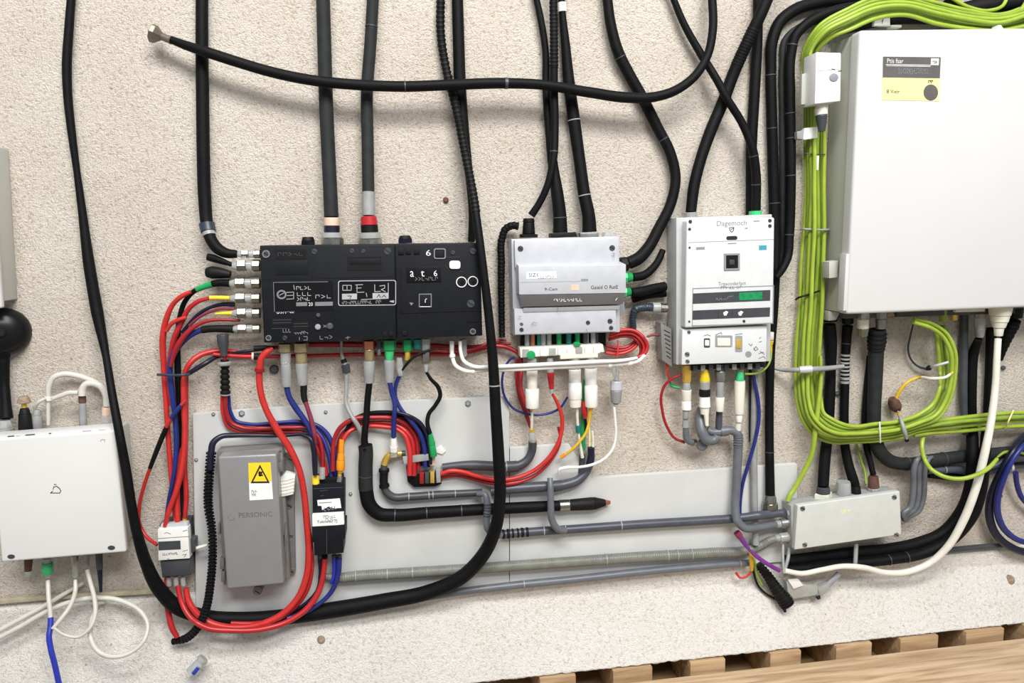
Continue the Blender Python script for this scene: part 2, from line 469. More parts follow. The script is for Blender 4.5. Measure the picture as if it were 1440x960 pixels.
# =================================================================== SETTING
def lerp(a, b, t): return a+(b-a)*t
def ledge_z(x):                       # the top of the plinth drops gently to the right
    a, b = P(0, 848, 0), P(1440, 766, 0)
    return lerp(a.z, b.z, (x-a.x)/(b.x-a.x))
X0, X1, ZT = -1.45, 2.3, 2.45
PB = P(720, 955, 100).z               # underside of the plinth
def wall_grid(nx, nz, fz, fy, amp):
    bm = bmesh.new(); V = []
    for j in range(nz+1):
        row = []
        for i in range(nx+1):
            x = lerp(X0, X1, i/nx); z = fz(x, j/nz); y = fy(x, j/nz)
            nn = noise.noise(Vector((x*14, z*14, 3.1)))*.6+noise.noise(Vector((x*45, z*45, 9.7)))*.4
            row.append(bm.verts.new((x, y+amp*(nn*.5+.5), z)))
        V.append(row)
    for j in range(nz):
        for i in range(nx): bm.faces.new((V[j][i], V[j][i+1], V[j+1][i+1], V[j+1][i]))
    return bm, V
bm, V = wall_grid(420, 260, lambda x, t: lerp(ledge_z(x)-.04, ZT, t), lambda x, t: 0, .004)
# give the wall its thickness behind
for A, B in ((V[0], .12), (V[-1], .12)):
    back = [bm.verts.new((v.co.x, .14, v.co.z)) for v in A]
    for i in range(len(A)-1): bm.faces.new((A[i], A[i+1], back[i+1], back[i]))
wall = mk('wall_back', bm, 'stucco', kind='structure', smooth=3.0, label='cream rough stucco wall behind all the equipment')

def plinth_d(t):                      # a low upright edge, then a slope running out to the foot
    return 12*min(1, t/.05) if t < .28 else 12+88*(t-.28)/.72
def plin_y(x, t): return -.001*plinth_d(t)
bm, V = wall_grid(420, 70, lambda x, t: lerp(ledge_z(x), PB, t)+(0.005*noise.noise(Vector((x*60, 0, 1))) if t > .99 else 0), plin_y, .004)
last = V[-1]; back = [bm.verts.new((v.co.x, .14, v.co.z)) for v in last]
for i in range(len(last)-1): bm.faces.new((last[i], last[i+1], back[i+1], back[i]))
mk('wall_plinth', bm, 'plinthstucco', kind='structure', smooth=3.0, label='white rough plinth sloping out along the foot of the wall')

FZ = 0.0
bm = bmesh.new()
vs = [bm.verts.new(p) for p in ((X0, -3.2, FZ), (X1, -3.2, FZ), (X1, .4, FZ), (X0, .4, FZ))]
bm.faces.new(vs)
mk('floor', bm, 'concrete', kind='structure', label='dusty concrete floor under the pallet')
bm = bm_hexa([Vector((X0, .13, FZ)), Vector((X1, .13, FZ)), Vector((X1, .13, PB+.02)), Vector((X0, .13, PB+.02))], [Vector((X0, .2, FZ)), Vector((X1, .2, FZ)), Vector((X1, .2, PB+.02)), Vector((X0, .2, PB+.02))])
mk('wall_footing', bm, 'concrete', kind='structure', label='dark recess under the plinth')
# weathered strip on the ledge at the left
slab('trim_1', [(-40, 846), (62, 838), (228, 829), (228, 834), (62, 844), (-40, 853)], 14, 3, 'olivestrip', kind='structure', label='weathered olive timber strip along the ledge at the left', bevel=1)

# cement boards on the wall behind the conduits
mk('cement_board', bm_slab([(271, 582), (340, 576), (450, 569), (560, 564), (716, 557), (716, 832), (600, 842), (480, 856), (276, 868)], 16, 0, .6, 1), 'board', label='grey cement board fixed to the wall behind the grey warning-label box', cat='board')
mk('cement_board', bm_slab([(717, 630), (800, 624), (832, 672), (980, 662), (1121, 652), (1121, 788), (900, 806), (717, 830)], 16, 0, .6, 1), 'boardtwo', label='pale cement board under the meter behind the long grey conduits', cat='board')
BD = 16.5   # face of the boards
for i, (x, y) in enumerate(((340, 581), (300, 582), (458, 579), (658, 567), (412, 727), (493, 694), (276, 646))):
    o = lathe('board_screw', (x, y, 15.5), (x, y, 19.5), [(0, 9), (.5, 9), (1, 6)] if i in (0, 3) else [(0, 5), (.6, 5), (1, 3)], 'steel', sides=6 if i in (0, 3) else 12,
              label='%s holding the grey cement board, %s' % ('hex bolt' if i in (0, 3) else 'small round screw',
              ('near its top left corner', 'at its top left corner', 'above the black relay', 'near its right end', 'right of the grey metal box', 'right of the black relay', 'on its left edge')[i]), cat='screw')

# =================================================================== PALLET
zt = P(1100, 934, 128).z
pal = thing('wooden_pallet', (P(1250, 930, 200).x, -.35, 0), 'pine pallet at the foot of the wall showing one plank and stub blocks', 'pallet')
pz = zt-.002
b0, b1 = P(840, 966, 128), P(1560, 884, 128)
bm = bm_hexa([Vector((b0.x, -.128, pz)), Vector((b1.x+.2, -.128, pz)), Vector((b1.x+.2, -.62, pz)), Vector((b0.x-.4, -.62, pz))],
             [Vector((b0.x, -.128, pz-.028)), Vector((b1.x+.2, -.128, pz-.028)), Vector((b1.x+.2, -.62, pz-.028)), Vector((b0.x-.4, -.62, pz-.028))], 3)
mk('plank', bm, 'wood', pal, smooth=.6)
blocks = [(758, 808), (860, 915), (968, 1017), (1080, 1123), (1172, 1222), (1262, 1315), (1354, 1407), (1436, 1490)]
for a, b in blocks:
    ya = 955-(a-720)*.1153; yb = 955-(b-720)*.1153
    pa, pb = P(a, ya, 92), P(b, yb, 92)
    bm = bm_hexa([Vector((pa.x, -.106, .012)), Vector((pb.x, -.106, .012)), Vector((pb.x, -.106, PB-.004)), Vector((pa.x, -.106, PB-.004))],
                 [Vector((pa.x, .06, .012)), Vector((pb.x, .06, .012)), Vector((pb.x, .06, PB-.004)), Vector((pa.x, .06, PB-.004))], 2)
    mk('block', bm, 'woodblock', pal, smooth=.6)
bm = bm_hexa([Vector((b0.x-.4, -.6, .001)), Vector((b1.x+.2, -.6, .001)), Vector((b1.x+.2, .08, .001)), Vector((b0.x-.4, .08, .001))],
             [Vector((b0.x-.4, -.6, .0115)), Vector((b1.x+.2, -.6, .0115)), Vector((b1.x+.2, .08, .0115)), Vector((b0.x-.4, .08, .0115))], 0)
mk('bottom_board', bm, 'woodblock', pal)
bm = bm_hexa([Vector((b0.x-.3, -.56, .012)), Vector((b1.x+.2, -.56, .012)), Vector((b1.x+.2, -.16, .012)), Vector((b0.x-.3, -.16, .012))],
             [Vector((b0.x-.3, -.56, pz-.0285)), Vector((b1.x+.2, -.56, pz-.0285)), Vector((b1.x+.2, -.16, pz-.0285)), Vector((b0.x-.3, -.16, pz-.0285))], 0)
mk('bearer', bm, 'woodblock', pal)

# =================================================================== BLACK CONTROL BOX
BX = thing('control_box', P(520, 412, 0), 'black rectangular control box with white printed labels and two upright pipes', 'control box')
D = 90
slab('housing', [(365, 345), (675, 341), (678.5, 472), (371, 482)], D-8, 1, 'blackplastic', BX, 3)
slab('lid', [(366, 346), (554.5, 343.5), (557, 476), (371.5, 481.5)], D, D-7.5, 'blackplastic', BX, 2)
slab('side_cover', [(556, 343.5), (675, 342), (678.3, 471.5), (558.5, 476)], D-1, D-7.5, 'blackplastic', BX, 2)
# seams and raised panels
strokes('seam', [[(368, 393), (500, 390), (554, 389)], [(563, 378), (563, 436), (567, 438)], [(563, 440), (677, 436)], [(652, 460), (658, 452), (677, 451)]], 1.1, D, 'blackdeep', BX, .5)
slab('vent_panel', [(387, 351), (430, 350.5), (430.5, 364), (387.5, 364.5)], D+.6, D-.5, 'blackdeep', BX)
strokes('vent_print', scribble(391, 357.5, 428, 357, 5, 3), .9, D+.7, 'dgrey', BX)
slab('raised_panel', [(387, 367), (432, 366), (433, 386), (388, 387)], D+.8, D-.5, 'blackplastic', BX, .6)
slab('window', [(488, 361), (536, 360.5), (537, 380), (489, 380.5)], D+.7, D-.5, 'blackdeep', BX)
slab('window_step', [(492, 364), (534, 363.5), (534.5, 371), (492.5, 371.5)], D+1.6, D+.5, 'blackplastic', BX, .4)
rd = slab('readout', [(571, 376), (619, 375), (620.5, 396), (572, 397)], D+.8, D-1, 'blackgloss', BX, .5)
for s, x in (('a', 577), ('t', 592), ('6', 610)): text('digit', s, x, 389-(x-577)*.03, x+5, 389-(x-577)*.03, D+.9, 'inkwhite', rd, 8)
strokes('readout_print', scribble(584, 392, 617, 391.5, 7, 5), .6, D+.9, 'inkgrey', rd, .3)
# left label
lb = slab('data_label', [(384, 396.5), (468, 395), (469, 437), (385.5, 439)], D+.5, D-.5, 'blackgloss', BX)
strokes('label_border', [[(386, 438), (384.5, 397), (461, 396)], [(388, 439), (414, 438)]], .7, D+.5, 'inkgrey', lb, .3)
frame('label_emblem', ellipse(396, 414, 7, 6.5), ellipse(396, 414, 4.6, 4.2), D+1, D+.4, 'inkgrey', lb)
strokes('label_print', [[(393, 415), (399, 412)], [(403, 411), (413, 410.5), (413, 420), (403, 420.5)], [(404, 415.5), (413, 415)], [(413, 401), (414, 407)]] + scribble(417, 405, 439, 404.5, 4, 1) + scribble(418, 413.5, 440, 413, 3, 2) + scribble(444, 417, 468, 416.5, 3, 4) + scribble(418, 420.5, 437, 420, 4, 7), .75, D+.5, 'inkpale', lb, .4)
slab('label_bar', [(416.5, 425), (432, 424.6), (432, 430), (416.5, 430.4)], D+1, D+.4, 'inkgrey', lb)
slab('label_bar', [(443, 424.6), (468, 424), (468, 429.6), (443, 430)], D+1, D+.4, 'inkgrey', lb)
text('label_number', '20', 434, 430, 440, 429.9, D+.5, 'inkwhite', lb, 5)
strokes('print', scribble(388, 439, 405, 438.6, 5, 9)+scribble(408, 438, 414, 438, 2, 2), .7, D, 'inkwhite', BX, .4)
# centre label
lc = slab('rating_label', roundrect(475.5, 394.5, 557, 430, 3, -.012), D+.5, D-.5, 'blackgloss', BX)
frame('label_border', roundrect(475.5, 394.5, 557, 430, 3, -.012), roundrect(476.6, 395.6, 555.9, 428.9, 2.6, -.012), D+1, D+.4, 'inkpale', lc)
strokes('label_print', [[(482, 401), (494, 401), (494, 408), (482, 408), (482, 401)], [(488, 402), (488, 407)], [(500, 400.5), (510, 400)], [(502, 401), (502, 411), (512, 410.6)], [(501, 405), (508, 404.6)], [(527, 400), (527, 410), (535, 409.5)], [(534, 402), (541, 401), (541, 405), (536, 407), (542, 410)], [(546, 398), (546, 419)], [(508, 421), (546, 419.4)], [(515, 412), (516, 417)]], .85, D+.5, 'inkpale', lc, .4)
slab('label_block', [(481, 413), (502, 412.6), (502, 420.6), (481, 421)], D+1, D+.4, 'inkpale', lc)
slab('label_block', [(524, 412), (546, 411.5), (546, 419.4), (524, 420)], D+1, D+.4, 'inkpale', lc)
strokes('label_mark', [[(489, 416), (494, 416), (492, 420)], [(530, 418), (533, 414), (535, 418)], [(537, 418), (540, 415), (543, 418)]], .9, D+1, 'ink', lc, .3)
strokes('label_small_print', [[(481, 425), (482, 427)]] + scribble(483, 425.5, 524, 424.6, 12, 8) + scribble(529, 424.5, 537, 424.3, 2, 3), .9, D+.5, 'inkgrey', lc, .4)
slab('label_dash', [(548, 423), (554, 422), (554, 425.6), (548, 424)], D+1, D+.4, 'inkpale', lc)
# right hand controls
text('figure_six', '6', 599, 359.5, 606, 359.3, D, 'inkwhite', BX, 8)
frame('button_surround', roundrect(610, 349, 627, 364, 3), roundrect(611.6, 350.6, 625.4, 362.4, 2), D+1.5, D-1, 'inkgrey', BX)
slab('square_button', roundrect(612.5, 351.5, 624.5, 361.5, 2), D+1.2, D-1, 'blackplastic', BX, .4)
slab('white_button', roundrect(632, 366.5, 647.5, 378, 3.5), D+3, D-1, 'white', BX, .8, label='white rounded push button')
strokes('button_guide', [[(628, 362), (647, 361.5)], [(625, 373), (631, 379)], [(647, 381), (651, 383)]], .6, D, 'dgrey', BX)
for x, y, r in ((649, 396.5, 7.6), (665, 395.5, 7.4)):
    g = frame('socket_ring', ellipse(x, y, r), ellipse(x, y, r*.84), D+2, D-1, 'inkwhite', BX, label='white socket ring')
    slab('socket_hole', ellipse(x, y, r*.76), D+.6, D-1, 'blackdeep', g)
    lathe('socket_pin', (x+1, y+.5, D), (x+1, y+.5, D+2.5), [(0, r*.7), (1, r*.5)], 'blackgloss', g)
g = frame('key_frame', rect(589, 413, 607, 432, -.01), rect(590.2, 414.2, 605.8, 430.8, -.01), D+1.2, D-1, 'inkgrey', BX)
slab('key', rect(591, 415, 605, 430, -.01), D+1, D-1, 'blackplastic', BX, .4)
strokes('key_mark', [[(598, 425), (598, 421), (600, 420)], [(591, 431), (605, 431)]], .9, D+1, 'inkwhite', BX, .3)
slab('arrow_mark', [(575.5, 425), (581.5, 426), (578.5, 429.5)], D+.5, D-.5, 'inkgrey', BX)
for x, y, w in ((374, 357, 10), (442, 353.5, 8), (495, 352.5, 7), (511, 353, 6), (545, 353, 10), (665.5, 353, 9), (662, 427, 11), (665, 466, 8), (377.5, 475, 7), (400.5, 475, 7), (637, 355, 6)): screw(BX, x, y, D, w, 'dgrey')
for x, y, r in ((665, 466, 4.2), (377.5, 475, 4), (374, 357, 5.4)):
    frame('screw_rim', ellipse(x, y, r), ellipse(x, y, r*.72), D+2.2, D+.5, 'inkgrey', BX)
for x, y in ((564, 353.5), (574, 353), (586, 353)):
    slab('rocker_switch', rect(x-4, y-4.5, x+4, y+4), D+2, D-1, 'blackdeep', BX, .8)
slab('vent_grille', rect(382, 447, 411, 457, -.02), D+.8, D-.5, 'blackdeep', BX)
strokes('vent_slot', [[(384, 450), (409, 449.5)], [(384, 454), (409, 453.5)], [(382, 462), (404, 461.5)], [(413, 455), (433, 454.5)], [(413, 459), (433, 458.5)]], .8, D+.8, 'dgrey', BX)
slab('vent_grille', rect(413, 452, 434, 464, -.02), D+.6, D-.5, 'blackdeep', BX)
strokes('print', scribble(398, 465, 410, 464.6, 3, 2)+scribble(414, 468, 434, 467.5, 6, 11)+[[(421, 474), (421, 478)], [(427, 473), (432, 473), (432, 478), (427, 478)]], .8, D, 'inkgrey', BX, .4)
for x, y, w in ((447, 459.5, 8), (464, 458.5, 9), (447.5, 443, 6)):
    lathe('knob', (x, y, D), (x, y, D+4), [(0, w), (.7, w), (1, w*.7)], 'dgrey' if w != 8 else 'tubegrey', BX)
strokes('print', [[(455, 460), (459, 457)], [(455, 457), (459, 460)]] + scribble(450, 474.5, 470, 473.5, 3, 6) + [[(486, 475), (492, 474)], [(489, 473), (489, 477)]], .8, D, 'inkgrey', BX, .4)
for x, y in ((541, 469.5), (550, 469.3), (569, 468)): slab('foot_clip', rect(x-3, y-3, x+3, y+3.5), D+2, D-1, 'blackdeep', BX, .6)
# caps and pipe glands on the top
gland(BX, 'cap_nut', (433.5, 344, 45), (433, 333, 45), [('', 'blackdeep', 0, .5, 20, 20, 6), ('cap', 'blackdeep', .5, 1, 18, 15, 18)])
gland(BX, 'cap_nut', (570, 342, 45), (569.5, 331, 45), [('', 'bluedark', 0, .55, 22, 22, 6), ('cap', 'blackdeep', .55, 1, 19, 14, 18)])
gland(BX, 'pipe_gland', (467.5, 344.5, 45), (466.2, 306, 45), [('', 'nickel', 0, .26, 31, 31, 8), ('ring', 'clear', .26, .46, 28, 26, 18), ('collar', 'bluedark', .46, .7, 22, 22, 18), ('tape', 'tape', .7, 1, 22, 21, 18)])
gland(BX, 'pipe_gland', (521, 343.5, 45), (518.6, 304, 45), [('', 'nickel', 0, .2, 33, 32, 8), ('ring', 'clear', .2, .42, 29, 27, 18), ('collar', 'blackdeep', .42, .68, 24, 24, 18), ('red_collar', 'red', .68, 1, 24, 22, 18)])
# cable glands down the left side
def side_gland(y, x0=333, w=14, d=52, first='nickel', extra=None, sl=-.03):
    return gland(BX, 'cable_gland', (366, y, d), (x0, y-sl*(366-x0)*.4, d), [('', first, 0, .28, w, w, 8), ('ring', 'clear', .28, .5, w*.86, w*.86, 16), ('nut', 'nickel', .5, .82, w*1.02, w*1.02, 6), ('seal', extra or 'clear', .82, 1, w*.8, w*.6, 16)])
side_gland(357, 334, 12, 46)
side_gland(373, 327, 17)
side_gland(398, 323, 15)
side_gland(419, 324, 15)
side_gland(440, 327, 15)
side_gland(462, 328, 13)
# glands along the bottom
def bot_gland(x, y0, y1, w, segs, dx=0, d=50):
    return gland(BX, 'cable_gland', (x, y0, d), (x+dx, y1, d), segs)
bot_gland(401, 482.5, 543, 0, [('', 'brassdull', 0, .2, 20, 20, 8), ('ring', 'clear', .2, .48, 15, 14, 16), ('sleeve', 'tubegrey', .48, 1, 14, 15, 20)], 2)
bot_gland(423, 481.5, 541, 0, [('', 'brassdull', 0, .22, 22, 22, 8), ('ring', 'brassdull', .22, .48, 16, 16, 16), ('sleeve', 'tubegrey', .48, 1, 17, 15, 20)], 2)
bot_gland(519, 478.5, 538, 0, [('', 'copper', 0, .2, 17, 17, 8), ('ring', 'brassdull', .2, .48, 15, 14, 16), ('sleeve', 'tubegrey', .48, 1, 16.5, 14, 20)])
bot_gland(547.5, 477.5, 537, 0, [('', 'greenpl', 0, .24, 19, 19, 8), ('ring', 'greenglow', .24, .48, 14, 11, 16), ('sleeve', 'tubegrey', .48, 1, 15, 13, 20)])
bot_gland(573, 477, 506, 0, [('', 'greenpl', 0, .55, 14, 14, 8), ('ring', 'brass', .55, 1, 8, 8, 14)])
bot_gland(587, 476.5, 490, 0, [('', 'teal', 0, 1, 13, 12, 8)])
bot_gland(598.5, 476, 523, 0, [('', 'clear', 0, .35, 14, 12, 8), ('nut', 'nickel', .38, .72, 12.5, 12.5, 8), ('tip', 'clear', .72, 1, 8, 4, 14)], 1)
bot_gland(533, 478, 499, 0, [('', 'dgrey', 0, .6, 8, 8, 6), ('tip', 'steel', .6, 1, 6, 6, 10)])

# =================================================================== SILVER DISTRIBUTION BOX
DX = thing('distribution_box', P(798, 400, 0), 'silver-grey moulded distribution box with a bulging front band between black box and meter', 'distribution box')
slab('back_box', [(719, 336), (871, 332), (872, 467), (722, 471.5)], 62, 1, 'silver', DX, 3)
slab('upper_cover', [(723.5, 337.5), (869.5, 334.5), (870, 374), (724.5, 377)], 78, 60, 'silver', DX, 2.5)
slab('lower_cover', [(723, 434), (866, 429), (867.5, 466), (724, 470.5)], 78, 60, 'silver', DX, 2.5)
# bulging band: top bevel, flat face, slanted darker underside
fr = [P(729, 373.5, 112), P(880.5, 371.5, 112), P(880.5, 412, 112), P(730, 414.5, 112)]
def back(pl, d): return [Vector((p.x, -d*.001, p.z)) for p in pl]
bm = bm_hexa(fr, [Vector((p.x, -.06, p.z+(.006 if i < 2 else 0))) for i, p in enumerate(fr)], 2.5)
mk('bulge', bm, 'silver', DX, smooth=.7)
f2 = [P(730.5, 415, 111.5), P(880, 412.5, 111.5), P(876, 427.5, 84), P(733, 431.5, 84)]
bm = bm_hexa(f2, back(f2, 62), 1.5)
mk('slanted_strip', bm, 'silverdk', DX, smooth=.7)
f3 = [P(736, 433, 84), P(872, 429.5, 84), P(871, 435, 80), P(736, 439, 80)]
mk('lower_lip', bm_hexa(f3, back(f3, 62), .8), 'silver', DX, smooth=.7)
for x, y, w in ((732, 349.5, 8), (861, 348.5, 8), (733.5, 455.5, 5), (733.5, 463.5, 6), (858, 451.5, 7), (859.5, 461, 6), (827, 453.5, 6)): screw(DX, x, y, 78, w, 'dgrey' if w > 5 else 'steel')
st = slab('sticker', [(740, 382.5), (782, 381.5), (782.5, 391), (740.5, 392.5)], 112.6, 111.5, 'paper', DX, label='white sticker with blue print')
text('sticker_print', 'SIZ1', 743.5, 389, 756, 388.7, 112.6, 'inkblue', st, 5)
strokes('sticker_line', scribble(757, 389.6, 780, 389, 7, 2), .6, 112.6, 'inkgrey', st, .2)
text('print', '9-Cam', 766, 408.5, 784, 408.1, 112, 'ink', DX, 4)
text('print', 'Gaiaid\u24b8 RatE' if False else 'Gaiaid O RatE', 831, 406.5, 869, 405.6, 112, 'ink', DX, 5)
slab('yellow_patch', [(803, 400.5), (814.5, 400.2), (814.5, 407.8), (803, 408)], 112.5, 111.5, 'tape', DX, label='small tan patch')
slab('grey_patch', [(817, 392), (827, 391.7), (827, 395), (817, 395.3)], 112.5, 111.5, 'silverdk', DX)
strokes('panel_line', [[(731, 397), (803, 395.5), (806, 396), (816, 395.5)]], .5, 112, 'silverdk', DX, .3)
bm = bmesh.new()
strokes('strip_print', scribble(784, 421.5, 820, 420.8, 8, 4)+[[(779, 422), (781, 419), (783, 422)]]+[[(866, 422), (868, 418.5), (870, 418)]], .8, 100.5, 'inkwhite', DX, .8)
strokes('print', [[(784.5, 432), (784.5, 437)], [(729, 445), (733, 445)], [(748, 456), (750, 453), (755, 454)], [(824, 462), (826, 466)], [(861, 356), (864, 356), (863, 361)]], .8, 84, 'inkgrey', DX, .4)
# conduit hubs on the top
gland(DX, 'conduit_hub', (743.5, 334, 40), (743.5, 307, 40), [('', 'blackdeep', 0, .18, 26, 26, 8), ('boot', 'black', .18, .8, 18, 16, 18), ('lip', 'black', .8, 1, 17, 15, 18)])
slab('hub_flange', [(776, 328), (810, 326), (812, 333), (776, 334)], 62, 20, 'blackdeep', DX, 1.5)
slab('hub_flange', [(816, 327), (842, 326.5), (842, 333), (816, 333.5)], 62, 20, 'steel', DX, 1.5)
gland(DX, 'clear_vent', (855, 334, 30), (855, 326, 30), [('', 'clear', 0, 1, 20, 16, 8)])
# green side glands
gland(DX, 'green_gland', (873.5, 390.5, 40), (889, 389.5, 40), [('', 'greenglow', 0, .5, 18, 17, 8), ('nut', 'greenpl', .5, 1, 15, 12, 16)], label='green side gland')
gland(DX, 'green_gland', (873.5, 411, 40), (887, 410.5, 40), [('', 'greenglow', 0, .5, 16, 16, 8), ('nut', 'greenpl', .5, 1, 14, 11, 16)], label='green side gland')
gland(DX, 'side_gland', (873, 373, 40), (882, 370.5, 40), [('', 'blackdeep', 0, 1, 22, 20, 8)])
slab('side_bracket', [(869, 425), (878, 424.5), (879, 440), (870, 445)], 60, 20, 'silverdk', DX, 1)
# terminal rail below
slab('gap_shade_slab', [(733, 472), (852, 467), (852, 486), (733, 491)], 26, 8, 'blackdeep', DX, 1)  # black slab standing in for the shade in the gaps behind the posts
for i in range(8): slab('terminal_barrier', rect(742+i*13.5, 471-i*.4, 747+i*13.5, 488-i*.5), 40, 26, ('dgrey', 'teal', 'steel', 'dgrey')[i % 4], DX, .6)
TR = slab('terminal_rail', [(731, 489), (848, 484), (850, 495), (732, 503)], 66, 30, 'cream', DX, 1.5)
for i in range(9): slab('terminal', rect(735+i*12.5, 491-i*.5, 744+i*12.5, 502-i*.7), 70, 66, 'white' if i % 3 else 'clear', TR, .8)
slab('green_terminal', ellipse(747, 499, 6, 6), 72, 69, 'greenpl', TR, .8, label='green round terminal cover')
slab('green_terminal', ellipse(812, 484, 5, 3), 72, 60, 'greenpl', TR, .6, label='green terminal cover')
slab('lower_rail', [(788, 499), (841, 496), (841, 502.5), (788, 505)], 70, 50, 'cream', TR, 1)
for i, x in enumerate((741, 749, 764, 772, 786, 800, 812, 823, 834)):
    lathe('busbar_post', (x, 470-i*.35, 40), (x, 489-i*.5, 40), [(0, 7), (1, 7)], ('clear', 'copper', 'clear', 'tubegrey', 'greenpl', 'teal', 'greenpl', 'dgrey', 'clear')[i], DX, 10)
def drop(name, x, y0, y1, segs, dx=0, d=55): return gland(DX, name, (x, y0, d), (x+dx, y1, d), segs)
drop('white_gland', 748, 503, 573, [('', 'clear', 0, .25, 14, 15, 12), ('body', 'cream', .25, .62, 16, 15, 20), ('nut', 'white', .62, 1, 20, 19, 20)], .5)
drop('white_gland', 808, 500, 572, [('', 'clear', 0, .26, 16, 17, 12), ('body', 'white', .26, .52, 17.5, 17, 20), ('nut', 'white', .52, .84, 19, 19, 20), ('tail', 'cream', .84, 1, 17, 16, 20)], 1)
drop('white_gland', 830.5, 499, 571.5, [('', 'clear', 0, .25, 16, 17, 12), ('body', 'white', .25, .58, 18, 16.5, 20), ('nut', 'white', .58, 1, 19, 18, 20)], 1)
drop('red_lug', 773, 503, 553, [('', 'clear', 0, .4, 9, 10, 12), ('boot', 'red', .4, .88, 10.5, 7, 16), ('tip', 'clear', .88, 1, 7, 5, 12)], 3)

# =================================================================== METER
MX = thing('energy_meter', P(1018, 405, 0), 'light grey electricity meter with a small green display and dark button strips', 'meter')
slab('base', [(951, 306), (1086, 301), (1083.5, 508), (951, 513)], 66, 1, 'meterside', MX, 3)
slab('cover', [(966, 310), (1089.5, 305.5), (1087.5, 455), (963.5, 461)], 96, 64, 'meter', MX, 5, 3)
slab('terminal_cover', [(959.5, 463), (1079, 457.5), (1077.5, 508.5), (958.5, 513)], 86, 60, 'meter', MX, 3)
d = 96
strokes('panel_line', [[(968, 341), (1088, 336.5)]], .7, d, 'silverdk', MX, .3)
text('moulded_name', 'Dagemoch', 1008, 317.5, 1050, 316.2, d, 'silverdk', MX, 7)
slab('slot', roundrect(1021.5, 332, 1037, 337.5, 2.4, -.03), d+.5, d-1, 'ink', MX)
strokes('shield_mark', [[(1026, 320), (1032, 319.6), (1031.5, 324), (1029, 326.5), (1026.5, 324), (1026, 320)], [(1028, 323), (1031, 321)]], .9, d, 'ink', MX, .3)
strokes('print', [[(1024, 342.5), (1035, 342)], [(1048, 321), (1051, 320.6)], [(1060, 311), (1068, 310.6)]], 1.2, d, 'inkgrey', MX, .3)
slab('grey_tag', [(979, 347.5), (991, 347), (991, 350.5), (979, 351)], d+.6, d-.5, 'silverdk', MX)
tg = slab('blue_tag', [(1067.5, 345), (1078, 344.6), (1078, 351), (1067.5, 351.4)], d+.6, d-.5, 'cyan', MX, label='small turquoise tag')
fr_ = frame('socket_frame', rect(1018.5, 356.5, 1040.5, 380, -.03), rect(1021, 359, 1038, 377.5, -.03), d+2.5, d-1, 'silverdk', MX)
slab('socket', rect(1021, 359, 1038, 377.5, -.03), d+.8, d-1, 'blackdeep', MX)
slab('socket_key', rect(1026, 365, 1033, 372), d+2, d, 'dgrey', MX, .6)
text('model_line', 'Traxcoderlact', 1010, 401.5, 1049, 400.2, d, 'inkgrey', MX, 5)
strokes('small_print', scribble(1014, 404.5, 1044, 403.6, 9, 3), .7, d, 'inkgrey', MX, .3)
frame('display_frame', [(974, 405), (1088.5, 401), (1087.5, 455), (973, 458.5)], [(975, 406.2), (1087.6, 402.2), (1086.6, 453.8), (974, 457.2)], d+.6, d-.5, 'silverdk', MX)
ds = slab('display_strip', [(974.5, 412.5), (1083.5, 407.5), (1083, 422.5), (974, 427)], d+.8, d-.8, 'dgrey', MX)
slab('display', [(1039.5, 411.5), (1072, 410), (1072, 420.8), (1039.5, 422)], d+1.6, d+.6, 'lcd', MX, label='green display window')
strokes('display_print', scribble(1007, 420.5, 1022, 420, 6, 1)+[[(1023, 420), (1024, 417), (1031, 416)]], .7, d+.8, 'inkgrey', ds, .3)
bs = slab('button_strip', [(974, 436.5), (1083, 432), (1082.5, 445), (973.8, 449.5)], d+.8, d-.8, 'dgrey', MX)
for x in (1020.5, 1041.5):
    slab('button', [(x-3.5, 439.5), (x+1, 437), (x+4, 438.5), (x+2, 441.5), (x+1, 444), (x-2.5, 443.5)], d+2.2, d+.6, 'white', bs, .5)
strokes('button_print', [[(1010, 437), (1010, 446)], [(1030, 436), (1030, 445)]], .5, d+.8, 'ink', bs, .3)
for x, y, w in ((971, 311.5, 5), (970, 322, 4), (970, 348, 3), (969.5, 452, 3), (1046.5, 451.5, 4), (1083, 310, 5), (1083, 317.5, 5)): screw(MX, x, y, d, w, 'dgrey')
d = 86
for x, y, w in ((969, 467, 5), (966.5, 498, 7), (967, 508, 6)): screw(MX, x, y, d, w, 'steel')
slab('terminal_window', roundrect(990, 475.5, 998.5, 488.5, 1.5), d+.8, d-.5, 'dgrey', MX)
slab('terminal_window', roundrect(1006, 471.5, 1030, 487.5, 1.5), d+1.2, d-.5, 'tubegrey', MX)
slab('terminal_window', roundrect(1034, 472, 1044, 494.5, 1.5), d+1, d-.5, 'tubegrey', MX)
for x0, y0, x1, y1, m_ in ((991.5, 478, 997.5, 486, 'cream'), (1009, 475, 1027, 486, 'cream'), (1035.5, 477, 1042.5, 490, 'brass')): slab('terminal_block', roundrect(x0, y0, x1, y1, 1), d+2, d+.4, m_, MX, .4)
strokes('handwriting', [[(990, 472), (995, 470.5), (999, 472)], [(1006, 471), (1014, 467.5), (1015, 470)], [(1034, 470.5), (1044, 469)], [(1053, 483), (1056, 486), (1058, 483.5)], [(1060, 492), (1063, 487), (1066, 491), (1062, 493), (1060, 489)], [(1067, 481), (1071, 480)], [(1068, 476), (1070, 474)], [(1067, 497), (1074, 495)], [(1069, 494), (1075, 498)], [(1067, 504), (1074, 501), (1076, 504)]], 1.0, d, 'inkgrey', MX, .3)
slab('round_stamp', ellipse(1052.5, 498, 4.4), d+.5, d-.4, 'silverdk', MX)
slab('dark_fringe', [(972, 513), (1076, 509), (1076, 516), (972, 520)], 62, 30, 'blackdeep', MX, 1)  # plain dark slab between the base and the glands
